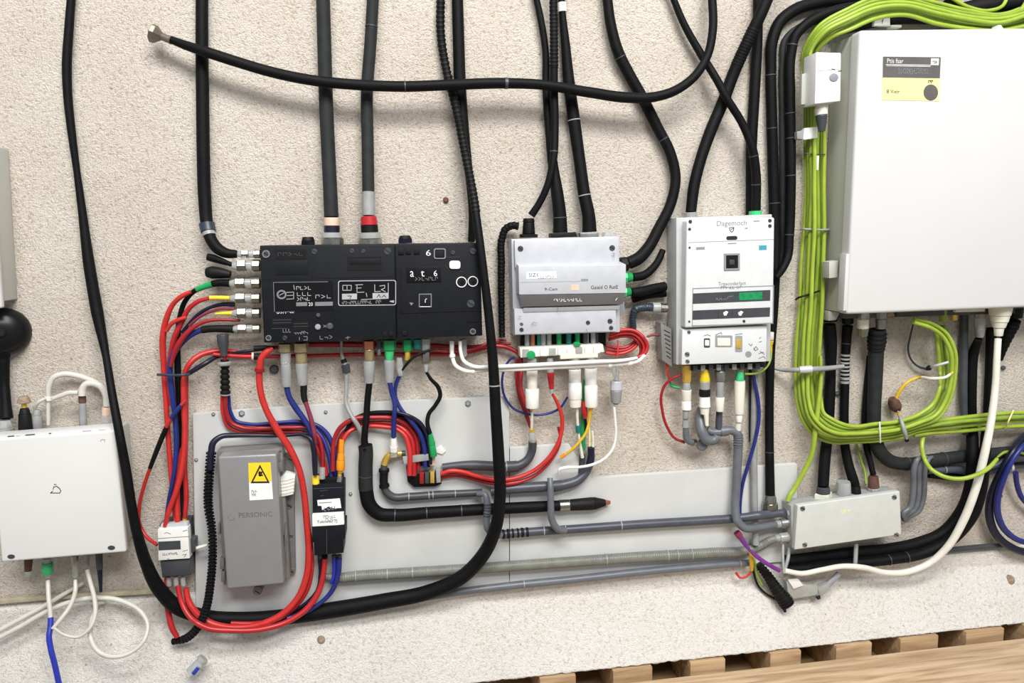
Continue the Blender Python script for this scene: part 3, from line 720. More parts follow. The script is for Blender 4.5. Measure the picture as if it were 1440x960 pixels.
for i in range(9): slab('fringe_tooth', rect(975+i*11, 514-i*.4, 981+i*11, 522-i*.4), 66, 40, 'clear' if i % 2 else 'dgrey', MX, .6)
# dark terminal block on its left side
ts = slab('side_terminal_block', [(929, 454), (944.5, 462), (945, 516), (931, 506)], 48, 8, 'greyboxdk', MX, 1.5, label='dark grey side terminal block')
strokes('terminal_slot', [[(934+i*.6, 464+i*6), (942+i*.2, 468+i*6)] for i in range(7)], 1.3, 48, 'ink', ts, .5)
gland(MX, 'top_gland', (971.5, 306, 40), (971.3, 298.5, 40), [('', 'tubegrey', 0, 1, 17, 16, 12)])
gland(MX, 'top_gland', (1062, 303, 40), (1062, 296.5, 40), [('', 'greenglow', 0, 1, 18, 17, 12)], label='green top gland')
def mdrop(name, x, y0, y1, segs, dx=0, dd=50): return gland(MX, name, (x, y0, dd), (x+dx, y1, dd), segs)
mdrop('cable_gland', 966, 513, 576, [('', 'brass', 0, .38, 14, 12, 8), ('body', 'tubegrey', .38, .55, 10, 12, 16), ('nut', 'cream', .55, .8, 14, 13, 20), ('tail', 'white', .8, 1, 13, 14, 20)], -1)
mdrop('cable_gland', 991, 512, 582, [('', 'yellow', 0, .34, 8, 15, 16), ('body', 'tubegrey', .34, .5, 15, 14, 18), ('tape', 'blackdeep', .5, .64, 15.5, 15.5, 18), ('nut', 'white', .64, .86, 14, 16, 20), ('tail', 'cream', .86, 1, 13, 12, 18)])
mdrop('cable_gland', 1013, 511, 578, [('', 'dgrey', 0, .15, 15, 15, 10), ('body', 'steel', .15, .36, 15, 14, 18), ('ring', 'tubegrey', .36, .7, 11, 11, 18), ('nut', 'cream', .7, 1, 13, 11, 20)], -1)
mdrop('cable_gland', 1041, 510, 593, [('', 'nickel', 0, .14, 13, 12, 10), ('green_collar', 'greenglow', .14, .3, 10, 12, 14), ('body', 'cream', .3, .86, 15, 14, 20), ('tail', 'white', .86, 1, 10, 9, 16)], -2)

# =================================================================== LARGE WHITE CABINET
CX = thing('metal_cabinet', P(1310, 240, 0), 'large white metal wall cabinet with a grey and yellow label', 'cabinet')
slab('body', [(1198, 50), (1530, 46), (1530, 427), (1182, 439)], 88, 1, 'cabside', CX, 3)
slab('door', [(1210, 42), (1535, 38), (1535, 428.5), (1191, 442)], 130, 89, 'cab', CX, 9, 4)
d = 130
lab = slab('label', [(1242, 80), (1322.5, 81), (1321, 142), (1240, 140.5)], d+.8, d-.5, 'labelyellow', CX, label='pale yellow label')
slab('label_band', [(1242, 79.5), (1323, 80.5), (1321.7, 110), (1241.3, 108.8)], d+1.2, d+.5, 'labelgrey', lab, label='dark grey heading band')
text('label_heading', 'Ptis fsar', 1247.5, 88.5, 1270, 88.9, d+1.2, 'inkwhite', lab, 6)
strokes('label_print', [[(1246, 90.5), (1309, 91.6)], [(1247, 92.3), (1308, 93.4)]], .8, d+1.2, 'inkwhite', lab, .3)
strokes('label_print', scribble(1264, 97.5, 1307, 97.6, 14, 6)+scribble(1264, 102, 1307, 102.2, 14, 7), 1.1, d+1.2, 'inkgrey', lab, .3)
ic = slab('label_icon', [(1309.5, 82), (1320.5, 82.2), (1320, 91.5), (1309, 91.3)], d+1.6, d+1, 'paper', lab)
strokes('label_icon_mark', [[(1311.5, 86), (1317, 86), (1317, 89)], [(1313, 89), (1316, 88)]], 1, d+1.6, 'ink', lab, .3)
text('label_note', 'B Vistr', 1247, 131, 1265, 131.3, d+.8, 'ink', lab, 5)
slab('label_seal', ellipse(1309, 130, 10.3, 11.4), d+1.2, d+.5, 'labelgrey', lab, label='dark grey round seal')
strokes('label_print', scribble(1306, 115, 1313, 115, 2, 3), 1, d+.8, 'ink', lab, .3)
slab('side_latch', [(1166, 368), (1179, 366), (1178, 390), (1166, 391)], 84, 52, 'cabside', CX, 1)
slab('edge_strip', [(1190, 357), (1196, 357), (1193, 436), (1186, 437)], 126, 100, 'cab', CX, 1)
tag_ = slab('top_tag', [(1231, 24), (1251.5, 24.5), (1252, 36.5), (1229, 36)], 60, 50, 'white', CX, 1, label='white tag standing on the top edge')
text('tag_print', 'f', 1239.5, 33, 1242.5, 33, 60, 'ink', tag_, 6)
slab('top_clip', [(1253, 35), (1268, 35), (1268, 38.5), (1254, 38.5)], 60, 40, 'white', CX, 1)
slab('top_clip', [(1402, 41), (1404, 35), (1408, 35), (1412, 41)], 120, 100, 'white', CX, 1)
# things screwed into its underside
def cdrop(name, x, y0, y1, segs, dx=0, dd=60): return gland(CX, name, (x, y0, dd), (x+dx, y1, dd), segs)
cdrop('cable_gland', 1213.5, 438, 473, [('', 'nickel', 0, .3, 17, 17, 8), ('body', 'cream', .3, .68, 16, 15, 18), ('nut', 'nickel', .68, 1, 15, 12, 8)])
cdrop('cable_gland', 1239, 437, 462, [('', 'tubegrey', 0, .45, 14, 14, 8), ('body', 'steel', .45, 1, 15, 14, 18)])
cdrop('cable_gland', 1326, 432, 452, [('', 'greendk', 0, 1, 13, 11, 8)], 0, 50)
cdrop('cable_gland', 1341, 432, 450, [('', 'brass', 0, 1, 11, 10, 8)], 0, 50)
cdrop('cable_gland', 1379, 431, 474, [('', 'tubegrey', 0, .35, 17, 15, 8), ('body', 'clear', .35, .7, 14, 13, 14), ('nut', 'tubegrey', .7, 1, 14, 10, 14)], -1, 45)
cdrop('black_gland', 1192, 440, 455, [('', 'blackdeep', 0, 1, 17, 15, 12)], 0, 24)
cdrop('black_gland', 1429, 434, 447, [('', 'blackdeep', 0, 1, 18, 16, 12)], 0, 50)
cdrop('black_gland', 1168, 440, 452, [('', 'blackdeep', 0, 1, 20, 18, 12)], 0, 22)
cdrop('cone_gland', 1407, 431, 472, [('', 'cream', 0, .3, 30, 27, 22), ('ring', 'cream', .3, .52, 25, 22, 22), ('ring', 'cream', .52, .72, 20, 16, 22), ('tail', 'whitecable', .72, 1, 13, 11, 18)], -3, 84)
slab('bottom_bracket', [(1165, 437), (1182, 439), (1176, 450), (1165, 451)], 42, 10, 'cabside', CX, 2)
slab('underside_shade_row', [(1186, 440), (1440, 432), (1440, 440), (1186, 448)], 60, 8, 'dgrey', CX, 1)  # dark bar: shade and cable jumble under the cabinet put into one colour
slab('bottom_bracket', [(1344, 432), (1385, 431), (1385, 438), (1344, 439)], 70, 30, 'cream', CX, 1)
slab('bottom_bracket', [(1247, 437), (1262, 436.5), (1262, 445), (1247, 446)], 60, 20, 'tape', CX, 1)

# =================================================================== SMALL WHITE COUPLING BOX
SX = thing('coupling_box', P(1155, 110, 60), 'small white plastic box over the lime green cables beside the cabinet', 'coupling box')
slab('body', [(1148, 73), (1183, 74), (1182, 142), (1146, 146)], 118, 62, 'white', SX, 3)
slab('side_latch', [(1128, 104), (1146.5, 99), (1146, 146), (1127, 147)], 74, 62, 'cabside', SX, 1.5)
slab('grey_button', ellipse(1173, 108.5, 6.2, 5.6), 120.5, 117, 'silverdk', SX, .8, label='round grey button')
strokes('mark', [[(1170, 97), (1174, 98)], [(1179, 100), (1183, 99.6)]], 1.4, 118, 'ink', SX, .3)
strokes('lid_seam', [[(1148, 100), (1182, 97)]], .6, 118, 'silverdk', SX, .3)
gland(SX, 'cable_gland', (1154.5, 145, 90), (1155.5, 185, 90), [('', 'cream', 0, .18, 13, 16, 16), ('collar', 'cream', .18, .42, 18, 17, 18), ('tail', 'dgrey', .42, 1, 16, 10, 16)])
t_ = thing('cable_clip', P(1140, 188, 50), 'small white clip on the lime green cables below the coupling box', 'clip')
slab('jaw', [(1131, 180), (1150, 178), (1150, 194), (1130, 196.5)], 62, 50, 'white', t_, 1.5)
slab('tab', [(1121, 185), (1131, 182), (1131, 196), (1121, 195)], 58, 44, 'tubegrey', t_, 1)
slab('lip', [(1142, 181), (1144, 181), (1144, 194), (1142, 194)], 64, 60, 'cream', t_, .5)
slab('cable_tag', [(1145, 219), (1152, 219), (1151, 239), (1144, 239)], 52, 49, 'white', label='narrow white tag on the lime green cables', cat='tag', bevel=.5)

# =================================================================== LEFT WHITE BOX
LX = thing('white_junction_box', P(85, 690, 0), 'white square junction box at the left with a small triangular mark', 'junction box')
slab('body', [(-10, 622), (160, 607), (174, 768), (6, 784)], 94, 1, 'cabside', LX, 4)
slab('lid', [(-14, 617.5), (161.5, 605), (177.5, 776), (2, 790.5)], 112, 95, 'boxwhite', LX, 5, 3)
strokes('lid_mark', [[(74, 690.5), (71, 693), (84, 693), (85.5, 690), (83.5, 686.5), (79.5, 683.5), (75.5, 684.5), (74.5, 688)], [(76, 681), (79, 681)]], 1.0, 112, 'ink', LX, .4)
def topface(x0, x1, y, t, dpt, m_, h, nm):      # little fittings lying on the top face
    slab(nm, [(x0, y), (x1, y-(x1-x0)*.075), (x1, y-(x1-x0)*.075+h), (x0, y+h)], dpt+t, dpt-t, m_, LX, .5)
slab('lid_lip', [(-12, 613), (160, 600), (161, 606), (-12, 619)], 100, 60, 'cab', LX, 1.5)
for x, y, w, m_ in ((15, 613, 9, 'ink'), (25, 613, 5, 'steel'), (42, 611, 13, 'dgrey'), (70, 609, 3, 'ink'), (122, 606.5, 12, 'dgrey'), (143, 605, 10, 'steel')):
    topface(x-w/2, x+w/2, y, 1, 101, m_, 4, 'lid_latch')
for x, y in ((15.5, 782.5), (156.5, 770)):
    slab('lid_slot', ellipse(x, y, 5.2, 3), 113, 111, 'dgrey', LX, label='dark corner slot')
strokes('lid_print', [[(141, 620), (143, 618), (147, 618), (147, 621)]], .7, 112, 'inkgrey', LX, .3)
# fittings on top
gland(LX, 'black_knob', (36, 604, 45), (34.5, 574, 45), [('', 'blackdeep', 0, .75, 18, 16, 14), ('ring', 'blackdeep', .75, 1, 14, 11, 14)], label='black ribbed knob')
gland(LX, 'wing_valve', (34.3, 573, 45), (33.5, 557, 45), [('', 'brass', 0, .45, 8, 6, 10), ('wing', 'stone', .45, 1, 18, 12, 14)], label='tarnished wing valve')
gland(LX, 'grey_gland', (52, 602, 30), (52, 576, 30), [('', 'tubegrey', 0, .7, 14, 14, 12), ('tip', 'tubegrey', .7, 1, 11, 9, 12)])
gland(LX, 'grey_spigot', (117, 598, 45), (116, 566, 45), [('', 'tubegrey', 0, 1, 10, 9, 16)])
gland(LX, 'copper_collar', (116, 566, 45), (115.5, 557, 45), [('', 'brown', 0, 1, 10, 10, 12)])
gland(LX, 'clear_gland', (149, 596, 40), (149, 572, 40), [('', 'clear', 0, .5, 14, 12, 8), ('collar', 'tape', .5, 1, 11, 10, 14)])
gland(LX, 'foot_gland', (6, 612, 45), (5, 590, 45), [('', 'tubegrey', 0, .5, 26, 24, 12), ('nut', 'clear', .5, 1, 22, 18, 8)])
# glands below
def ldrop(nm, x, y0, y1, segs, dx=0, dd=50, label=None): return gland(LX, nm, (x, y0, dd), (x+dx, y1, dd), segs, label)
ldrop('plug', 40, 786, 811, [('', 'brown', 0, .65, 11, 9, 10), ('tip', 'clear', .65, 1, 12, 8, 8)], -1, label='rust-brown plug')
ldrop('green_gland', 66, 784, 812, [('', 'clear', 0, .25, 12, 11, 8), ('collar', 'greenglow', .25, .8, 14, 14, 12), ('tip', 'clear', .8, 1, 10, 8, 12)], 1, label='green collared gland')
ldrop('clear_gland', 79, 783, 797, [('', 'clear', 0, 1, 7, 6, 8)])
ldrop('clear_gland', 105, 780, 811, [('', 'nickel', 0, .3, 11, 10, 8), ('body', 'clear', .3, 1, 9, 7, 12)], 1)
ldrop('olive_gland', 121.5, 779, 796, [('', 'tubegrey', 0, 1, 8, 7, 10)])
ldrop('dark_gland', 139, 778, 832, [('', 'dgrey', 0, .4, 10, 9, 8), ('tail', 'bluedark', .4, 1, 7, 4, 10)], 3)

# =================================================================== FAR LEFT: SLIM BOX AND ROUND HORN
TX = thing('slim_white_casing', P(-10, 330, 0), 'edge of a tall white casing above the round black plug', 'casing')
slab('body', [(-60, 204), (-12, 204), (-4, 330), (2, 424), (-60, 430)], 70, 1, 'cabside', TX, 4)
slab('cover', [(-60, 208), (-14, 208), (-5, 330), (3, 433), (-60, 440)], 84, 71, 'cab', TX, 5, 3)
HX = thing('round_plug', P(6, 466, 0), 'round black plug on the wall at the far left edge', 'plug')
lathe('disc', (6, 466, 2), (5, 467, 42), [(0, 62), (.15, 67), (.45, 67), (.7, 60), (.9, 44), (1, 18)], 'blackgloss', HX, 32)
lathe('centre_screw', (2, 468, 36), (1.5, 468.5, 50), [(0, 15), (.7, 14), (1, 8)], 'blackdeep', HX, 14)
lathe('neck', (6, 492, 22), (5, 503, 22), [(0, 20), (1, 15)], 'black', HX, 16)

# =================================================================== GREY METAL BOX
GX = thing('metal_switch_box', P(360, 725, 10), 'grey painted metal switch box with a yellow warning triangle label', 'switch box')
slab('tray', [(304, 634), (397, 629), (408, 813), (314, 823)], 62, BD, 'greyboxdk', GX, 4)
bm = bm_slab([(306, 642), (389, 638), (399, 821), (319, 829)], 104, 30, 6, 3)
mk('cover', bm, 'greybox', GX, smooth=.7)
d = 104
wl = slab('warning_label', [(349, 651), (380.5, 650), (384, 701.5), (351, 703.5)], d+.8, d-.5, 'paper', GX, label='white and yellow warning label')
slab('label_yellow', [(349, 651), (380.5, 650), (382, 676.5), (350, 678)], d+1.2, d+.4, 'warnyellow', wl, label='yellow half')
def tri(cx, cy, r): return [(cx, cy-r), (cx+r*.95, cy+r*.78), (cx-r*.9, cy+r*.8)]
frame('warning_triangle', tri(365.5, 667.5, 14.5), tri(365.7, 668.2, 10.8), d+1.6, d+1, 'ink', wl, label='black triangle outline')
strokes('warning_bolt', [[(364, 665), (368, 664), (366, 669)], [(365, 663), (364.5, 668), (369, 668)]], 2, d+1.2, 'ink', wl, .4)
strokes('label_print', scribble(354, 690.5, 362, 690.2, 4, 1)+scribble(354, 693.5, 361, 693.2, 3, 2)+scribble(354.5, 696, 361, 695.8, 3, 5), .6, d+.8, 'inkgrey', wl, .2)
text('embossed_name', 'PERSONIC', 336, 727.5, 383, 725.5, d, 'steel', GX, 7)
strokes('embossed_logo', [[(323, 722), (321, 727), (324, 731), (329, 729), (328, 724)]], 1.3, d, 'greybox', GX, .8)
slab('screw_lug', ellipse(362, 831, 6.5, 6), 50, BD, 'greyboxdk', GX, 1)
screw(GX, 362, 832.5, 50, 8, 'steel')
# hinge strip and clasp
hs = slab('hinge_strip', [(396, 638), (412, 637), (415, 806), (404, 809)], 34, BD, 'greyboxdk', GX, 1.2)
for x, y, w in ((408, 646, 7), (407, 711.5, 8), (409.5, 753.5, 5), (409.5, 803, 8)): screw(GX, x, y, 34, w, 'steel')
slab('catch_plate', [(390, 650), (397, 649.5), (397.5, 663), (391, 663.5)], 90, 50, 'steel', GX, 1)
for x0, y0, x1, y1 in ((306, 737, 309, 752), (309, 785, 315, 800), (311, 803, 316, 818), (397, 735, 400.5, 752), (400, 752, 402.5, 792)):
    slab('hinge_pin', rect(x0, y0, x1, y1), 70, 45, 'steel', GX, .8)
slab('inner_corner', [(311, 634), (394, 630), (396, 634), (312, 640)], 66, 60, 'greyboxdk', GX, 1)
# crumpled white clasp on its right side
w_ = slab('clasp', [(394, 671), (401, 665), (415, 669), (412.5, 695), (394.5, 699)], 66, 42, 'white', GX, 2, label='white wrapped clasp')
strokes('clasp_wrap', [[(394, 676+i*4.5), (403, 675+i*4.5), (413, 672+i*4.5)] for i in range(5)], 1.6, 66, 'cream', w_, 1.2)

# =================================================================== SMALL WHITE AND GREY CONTACTOR
KX = thing('contactor', P(246, 775, 0), 'small white and dark grey contactor at the foot of the red wire bundle', 'contactor')
slab('base', [(224, 737), (264, 734), (269, 808), (228, 812)], 50, 1, 'dgrey', KX, 2)
slab('upper_body', [(221.5, 744), (264, 741.5), (267, 785), (222.5, 788)], 72, 48, 'white', KX, 2)
slab('top_step', [(226, 737), (263, 734.5), (265, 742), (225, 744.5)], 64, 48, 'silver', KX, 1.5)
slab('label', [(222.5, 761.5), (253.5, 760), (254, 772), (223, 773.5)], 73, 71, 'dgrey', KX, label='dark grey label')
slab('lower_body', [(225, 789), (268, 786), (266.5, 808), (228, 811)], 66, 48, 'dgrey', KX, 2)
slab('side_arm', [(265, 757), (274, 759), (274, 775), (268, 778)], 58, 30, 'dgrey', KX, 1.5)
lathe('arm_pin', (274, 771, 45), (292, 766, 45), [(0, 5), (1, 4)], 'cream', KX, 10)
strokes('print', [[(231, 750), (234, 748.5), (240, 750.5)], [(257, 747), (263, 745)], [(222, 757), (266, 754)], [(235, 785), (238, 786)], [(257, 780), (262, 779), (259, 783)], [(257, 775), (264, 773)]]+scribble(229, 779, 251, 778, 9, 2), .7, 72, 'inkgrey', KX, .5)
for x in (236, 246, 256):
    lathe('terminal_tube', (x+1, 811, 50), (x+2, 823, 50), [(0, 6.5), (1, 6.5)], 'clear', KX, 12)
for x, m_ in ((233, 'clear'), (249, 'clear'), (260, 'brass')): lathe('terminal_tube', (x, 737, 48), (x-.5, 728, 48), [(0, 6), (1, 6)], m_, KX, 12)

# =================================================================== BLACK RELAY BLOCK
RX = thing('relay_block', P(461, 725, 10), 'black upright relay block with white paper labels below the red wire arch', 'relay')
slab('body', [(439, 681), (484, 679), (484, 742), (440, 744)], 66, BD, 'blackplastic', RX, 2.5)
slab('lower_body', [(438.5, 740), (485.5, 737), (485.5, 757), (483, 758), (483, 777), (442, 781), (441.5, 763), (439, 762)], 78, BD, 'blackplastic', RX, 1)
slab('top_step', [(441, 672), (482, 670), (483, 682), (440, 684)], 52, BD, 'blackdeep', RX, 2)
strokes('seam', [[(459.5, 744), (459.5, 778)]], .9, 78, 'dgrey', RX, .4)
l1 = slab('paper_label', [(439, 724), (483, 721.5), (484, 737), (474, 738), (439.5, 740)], 79, 65, 'paper', RX, label='white paper label with handwriting')
text('label_writing', 'Toknweu TJ', 446, 735.5, 474, 733.8, 79, 'ink', l1, 4)
strokes('label_line', scribble(455, 726.5, 473, 725.8, 6, 3)+scribble(458, 730, 470, 729.6, 4, 1), .6, 79, 'inkgrey', l1, .3)
l2 = slab('torn_label', [(446, 703), (478, 700.5), (480, 714), (470, 714.5), (462, 712), (453, 717), (452, 711), (447, 711)], 67, 65, 'paper', RX, label='torn white label')
strokes('label_writing', scribble(456, 716, 474, 713, 5, 6)+[[(449, 707), (466, 706)]], 1, 67, 'inkgrey', l2, .3)
strokes('body_mark', [[(450, 690), (460, 689)], [(451, 697), (455, 696.5)], [(441, 687), (482, 685)]], 1, 66, 'dgrey', RX, .4)
gland(RX, 'yellow_collar', (444, 680, 58), (443.5, 669, 58), [('', 'yellow', 0, 1, 11, 10, 14)], label='yellow collar')
gland(RX, 'brass_stud', (477, 678, 56), (478, 664, 50), [('', 'nickel', 0, .6, 9, 8, 8), ('tip', 'brass', .6, 1, 6, 6, 10)])
gland(RX, 'clear_collar', (453, 673, 56), (453, 657, 54), [('', 'clear', 0, 1, 9, 8, 10)])
for x, m_ in ((450, 'dgrey'), (457, 'black'), (470, 'dgrey'), (477, 'dgrey')):
    lathe('terminal_sleeve', (x, 780, 45), (x+.3, 785, 45), [(0, 7.5), (1, 7)], m_, RX, 10)

# =================================================================== GREY JUNCTION BOX AT THE RIGHT
JX = thing('grey_junction_box', P(1190, 735, 0), 'low light grey plastic junction box under the lime green cable loop', 'junction box')
slab('body', [(1112, 711), (1262, 690), (1265, 750), (1114, 770)], 64, 17, 'junctiondk', JX, 3)
slab('lid', [(1122, 711), (1265.5, 690.5), (1268, 751.5), (1117.5, 773)], 82, 64.5, 'junction', JX, 3, 3)
for x, y in ((1129, 715), (1258, 699), (1132, 766), (1261, 752)): screw(JX, x, y, 82, 7, 'steel')
text('yellow_mark', 'SPX', 1182, 723, 1196, 721, 82, 'labelyellow', JX, 6, label='faint yellow lettering')
def jg(nm, a, b, segs, label=None): return gland(JX, nm, a, b, segs, label)
jg('top_gland', (1158, 706, 40), (1157.5, 684, 40), [('', 'cream', 0, .6, 27, 26, 4), ('ring', 'dgrey', .6, 1, 19, 17, 16)])
jg('top_gland', (1187, 702, 40), (1186, 677, 40), [('', 'clear', 0, 1, 20, 19, 14)])
jg('top_gland', (1204, 699, 40), (1203, 683, 40), [('', 'blackdeep', 0, 1, 15, 13, 10)])
jg('top_gland', (1229, 696, 40), (1228, 669, 40), [('', 'tubegrey', 0, .4, 18, 17, 8), ('collar', 'brown', .4, 1, 15, 13, 12)])
jg('side_gland', (1118, 733, 42), (1090, 737, 42), [('', 'junctiondk', 0, .35, 18, 17, 8), ('nut', 'steel', .35, .75, 15, 14, 14), ('tail', 'tubegrey', .75, 1, 12, 11, 14)])
jg('side_gland', (1119, 753, 42), (1090, 757, 42), [('', 'junctiondk', 0, .3, 17, 16, 8), ('nut', 'clear', .3, .8, 14, 13, 14), ('tail', 'tubegrey', .8, 1, 11, 10, 14)])
jg('side_gland', (1119, 719, 42), (1104, 721, 42), [('', 'steel', 0, 1, 18, 16, 8)])
# ==================================================================== CABLES
C = cable
# ---- black cables coming down from above
o = C('cable', 'long black cable hanging in one huge loop, its upper right half corrugated', 'black', 12,
  [(101, -12, 14, 11), (97, 40), (94, 90, 14, 12.5), (95, 130), (100, 180, 14, 11), (108, 240, 14, 9), (116, 300, 18, 11), (125, 370, 26, 15), (137, 440, 36, 16), (149, 500, 60, 10), (158, 555, 100, 11), (168, 610, 128, 12), (177, 660, 130, 13), (184, 705, 130, 13), (193, 750, 122, 14), (205, 790, 104, 16), (224, 828, 78, 19), (252, 855, 56, 20), (290, 867, 44, 20), (340, 870, 42, 20), (400, 867, 42, 22), (470, 857, 42, 23), (540, 845, 42, 22), (600, 833, 46, 21), (648, 812, 56, 20), (680, 779, 72, 19), (697, 742, 92, 18), (703, 700, 108, 17), (701, 640, 118, 17), (697, 575, 120, 16), (694, 520, 120, 15), (689, 460, 118, 13), (681, 390, 114, 12), (674, 335, 104, 12), (664, 265, 70, 11), (654, 215, 48, 11), (641, 150, 26, 11), (628, 100, 14, 11), (620, 50, 13, 11), (620, -12, 13, 11)])
sleeve(o, 'corrugated_sleeve', 640, 145, 300, 'blackdeep', 1.13, ridge=6)
ties(o, [(697, 541)], 'tubegrey', 1.6)
o = C('cable', 'thick black cable with teal clip bending into the black box\'s top left gland', 'black', 18,
  [(284, -12, 19, 17), (284, 60), (285, 150, 19, 18), (286, 220), (288, 280, 26, 18), (292, 320, 36, 17), (297, 337, 44, 16), (307, 350, 46, 16), (319, 356, 46, 14), (333, 357, 46, 11)])
sleeve(o, 'blue_clip', 290.5, 319, 8, 'tealdark', 1.25, label='dark teal clip'); sleeve(o, 'grey_ring', 293, 328, 5, 'tubegrey', 1.08)
o = C('cable', 'loose black cable strung across the wall with a bare grey metal end', 'black', 15,
  [(236, 54, 40, 10), (262, 64, 48, 13), (290, 73, 58, 15), (330, 86, 60), (385, 102, 60, 15), (440, 113, 62, 15), (500, 119, 62, 15), (560, 121.5, 62, 15), (640, 119, 62, 15), (700, 117, 62, 15), (760, 119, 62, 14), (830, 130, 62, 15), (880, 137, 62, 15), (915, 137, 62, 14), (950, 127, 62, 13), (978, 106, 62, 12.5), (995, 78, 60, 12), (1002, 45, 54, 12), (1001, -12, 40, 12)])
ties(o, [(570, 121)], 'dgrey', 1.5); ties(o, [(712, 117)], 'dgrey', 4)
e = lathe('metal_end', (226, 51, 38), (241, 56.5, 42), [(0, 10), (.6, 10.5), (1, 12)], 'bronze', o)
lathe('socket_cup', (212, 46, 38), (227, 51.5, 38), [(0, 23), (.08, 26), (.45, 25), (.7, 19), (1, 12)], 'bronze', o, 8)
o = C('conduit', 'thick charcoal upright pipe entering the black box beside its pink-beige collar', 'blackpipe', 20,
  [(454, -12, 24, 19), (456, 60, 24, 19.5), (458, 130, 24, 19.5), (461, 200, 28, 19.5), (464, 260, 38, 19.5), (466, 305, 45, 20)], cat='pipe')
o = C('conduit', 'charcoal upright pipe with grey lower section above the red collar', 'blackpipe', 17,
  [(525, -12, 22, 16.5), (521, 60, 22, 17), (516, 130, 22, 17), (517, 200, 28), (518, 270, 40, 17), (518.5, 303, 45, 17)], cat='pipe')
ties(o, [(523, 36)], 'dgrey', 1.5); sleeve(o, 'grey_section', 518.3, 287, 30, 'tubegrey', 1.04, label='grey lower section')
o = C('cable', 'straight black cable running down behind the corrugated part of the huge loop', 'black', 17,
  [(643, -12, 16, 16), (645, 60), (647, 120, 16, 17), (653, 190, 16, 15), (660, 250, 16, 11), (664, 300, 14, 10), (663, 340, 12, 10)])
# over the distribution box
o = C('cable', 'black cable widening into the middle hub on top of the silver distribution box', 'black', 12,
  [(752, -12, 16, 9), (760, 25, 16, 10), (767, 70, 16, 10), (768, 125, 18, 11), (772, 180, 22, 12), (778, 235, 30, 15), (784, 275, 38, 18), (787, 300, 40, 19), (788, 327, 40, 21)])
ties(o, [(787, 305)], 'dgrey', 1.5)
o = C('cable', 'ribbed black cable curving into the left hub of the silver distribution box', 'black', 12,
  [(778, -12, 40, 11), (779, 60, 42, 11), (779, 125, 42, 12), (780, 180, 44, 12), (778, 225, 50, 11), (770, 260, 50, 10), (757, 288, 44, 10), (747, 303, 40, 11)])
sleeve(o, 'ribbed_sleeve', 779, 45, 90, 'blackdeep', 1.1, ridge=5); ties(o, [(780, 212)], 'dgrey', 1.5)
o = C('cable', 'thick black cable with white tape entering the silver distribution box\'s right hub', 'black', 17,
  [(789, -12, 20, 10), (791, 20, 20, 10), (795, 60, 18, 13), (800, 115, 18, 17), (808, 175, 20, 18), (815, 225, 26, 17), (822, 275, 34, 18), (828, 305, 40, 19), (829, 326, 40, 21)])
sleeve(o, 'white_tape', 790.5, 10, 10, 'white', 1.25, label='white tape band'); ties(o, [(807, 168), (825, 274)], 'tubegrey', 1.4)
o = C('cable', 'black cable looped tightly round the top left corner of the silver distribution box', 'black', 10,
  [(729, 318, 30, 11), (721, 317, 26, 11), (711, 322, 22, 11), (706, 335, 20, 11), (705, 370, 20, 11), (705, 420, 20, 10), (706, 474, 20, 9)], ridge=5, rdepth=.1)
o = C('cable', 'black cable sweeping in a wide arc to the silver distribution box\'s right side', 'black', 15,
  [(853, -12, 22, 14), (859, 35, 22, 15), (870, 75, 22, 16), (885, 105, 20, 16), (903, 137, 20, 16), (925, 180, 20, 15), (943, 216, 22, 14.5), (950, 250, 24, 14.5), (944, 284, 26, 15), (926, 322, 30, 16), (911, 349, 36, 17), (898, 363, 40, 18), (884, 370, 40, 18)])
ties(o, [(877, 77), (940, 192)], 'dgrey', 1.3)
C('cable', 'slimmer black cable from behind the meter to the distribution box\'s upper green gland', 'black', 10,
  [(932, 352, 10, 9), (927, 364, 18, 10), (918, 377, 28, 11), (905, 387, 36, 12), (890, 390, 40, 12)])
C('cable', 'short black cable between the meter and the distribution box\'s lower green gland', 'black', 13,
  [(888, 411, 40, 12), (900, 410, 36, 14), (920, 405, 24, 13), (935, 402.5, 16, 13)])
C('cable', 'short black cable just under the one from the lower green gland', 'black', 11,
  [(890, 421, 18, 10), (906, 416, 14, 11), (925, 413, 12, 11), (936, 412, 12, 11)])
o = C('cable', 'dark slate elbow cable with clear gland at the meter\'s left side', 'tealdark', 12,
  [(918, 432, 28, 12), (905, 432, 28, 12.5), (894, 435, 26, 12), (890, 445, 22, 10), (890, 458, 18, 10), (890, 470, 16, 10)], ridge=4, rdepth=.08)
gland(o, 'clear_gland', (938.5, 433, 28), (917, 432, 28), [('', 'nickel', 0, .5, 13, 14, 10), ('body', 'clear', .5, 1, 15, 14, 14)])
# crossing pair and the cables behind the meter
o = C('cable', 'thin black cable running diagonally to the green gland on the meter\'s top', 'black', 11,
  [(943, -12, 20, 9), (961, 32, 22, 10), (985, 75, 28, 11), (1008, 112, 46, 11), (1022, 138, 54, 11), (1044, 174, 54, 11), (1057, 205, 56, 12), (1063, 245, 50, 13), (1063, 296, 40, 13)])
ties(o, [(1060, 220), (1063, 258)], 'dgrey', 1.3)
o = C('cable', 'thick ribbed black cable slanting down to the grey gland on the meter\'s top', 'black', 17,
  [(1083, -12, 62, 17), (1072, 15, 60, 17), (1053, 55, 46, 17), (1032, 102, 26, 17), (1016, 145, 22, 17), (1001, 180, 24, 17), (986, 222, 28, 16), (976, 262, 34, 16), (971.5, 298, 40, 15)])
sleeve(o, 'ribbed_sleeve', 1048, 66, 50, 'blackdeep', 1.05, ridge=4)
o = C('cable', 'black upright cable hidden partly behind the slanting pair and ending behind the meter', 'black', 14,
  [(1066, -12, 14, 13), (1065, 60, 14), (1061, 130, 14, 15), (1057, 200, 14, 15), (1056, 260, 14, 14), (1056, 304, 14, 14)])
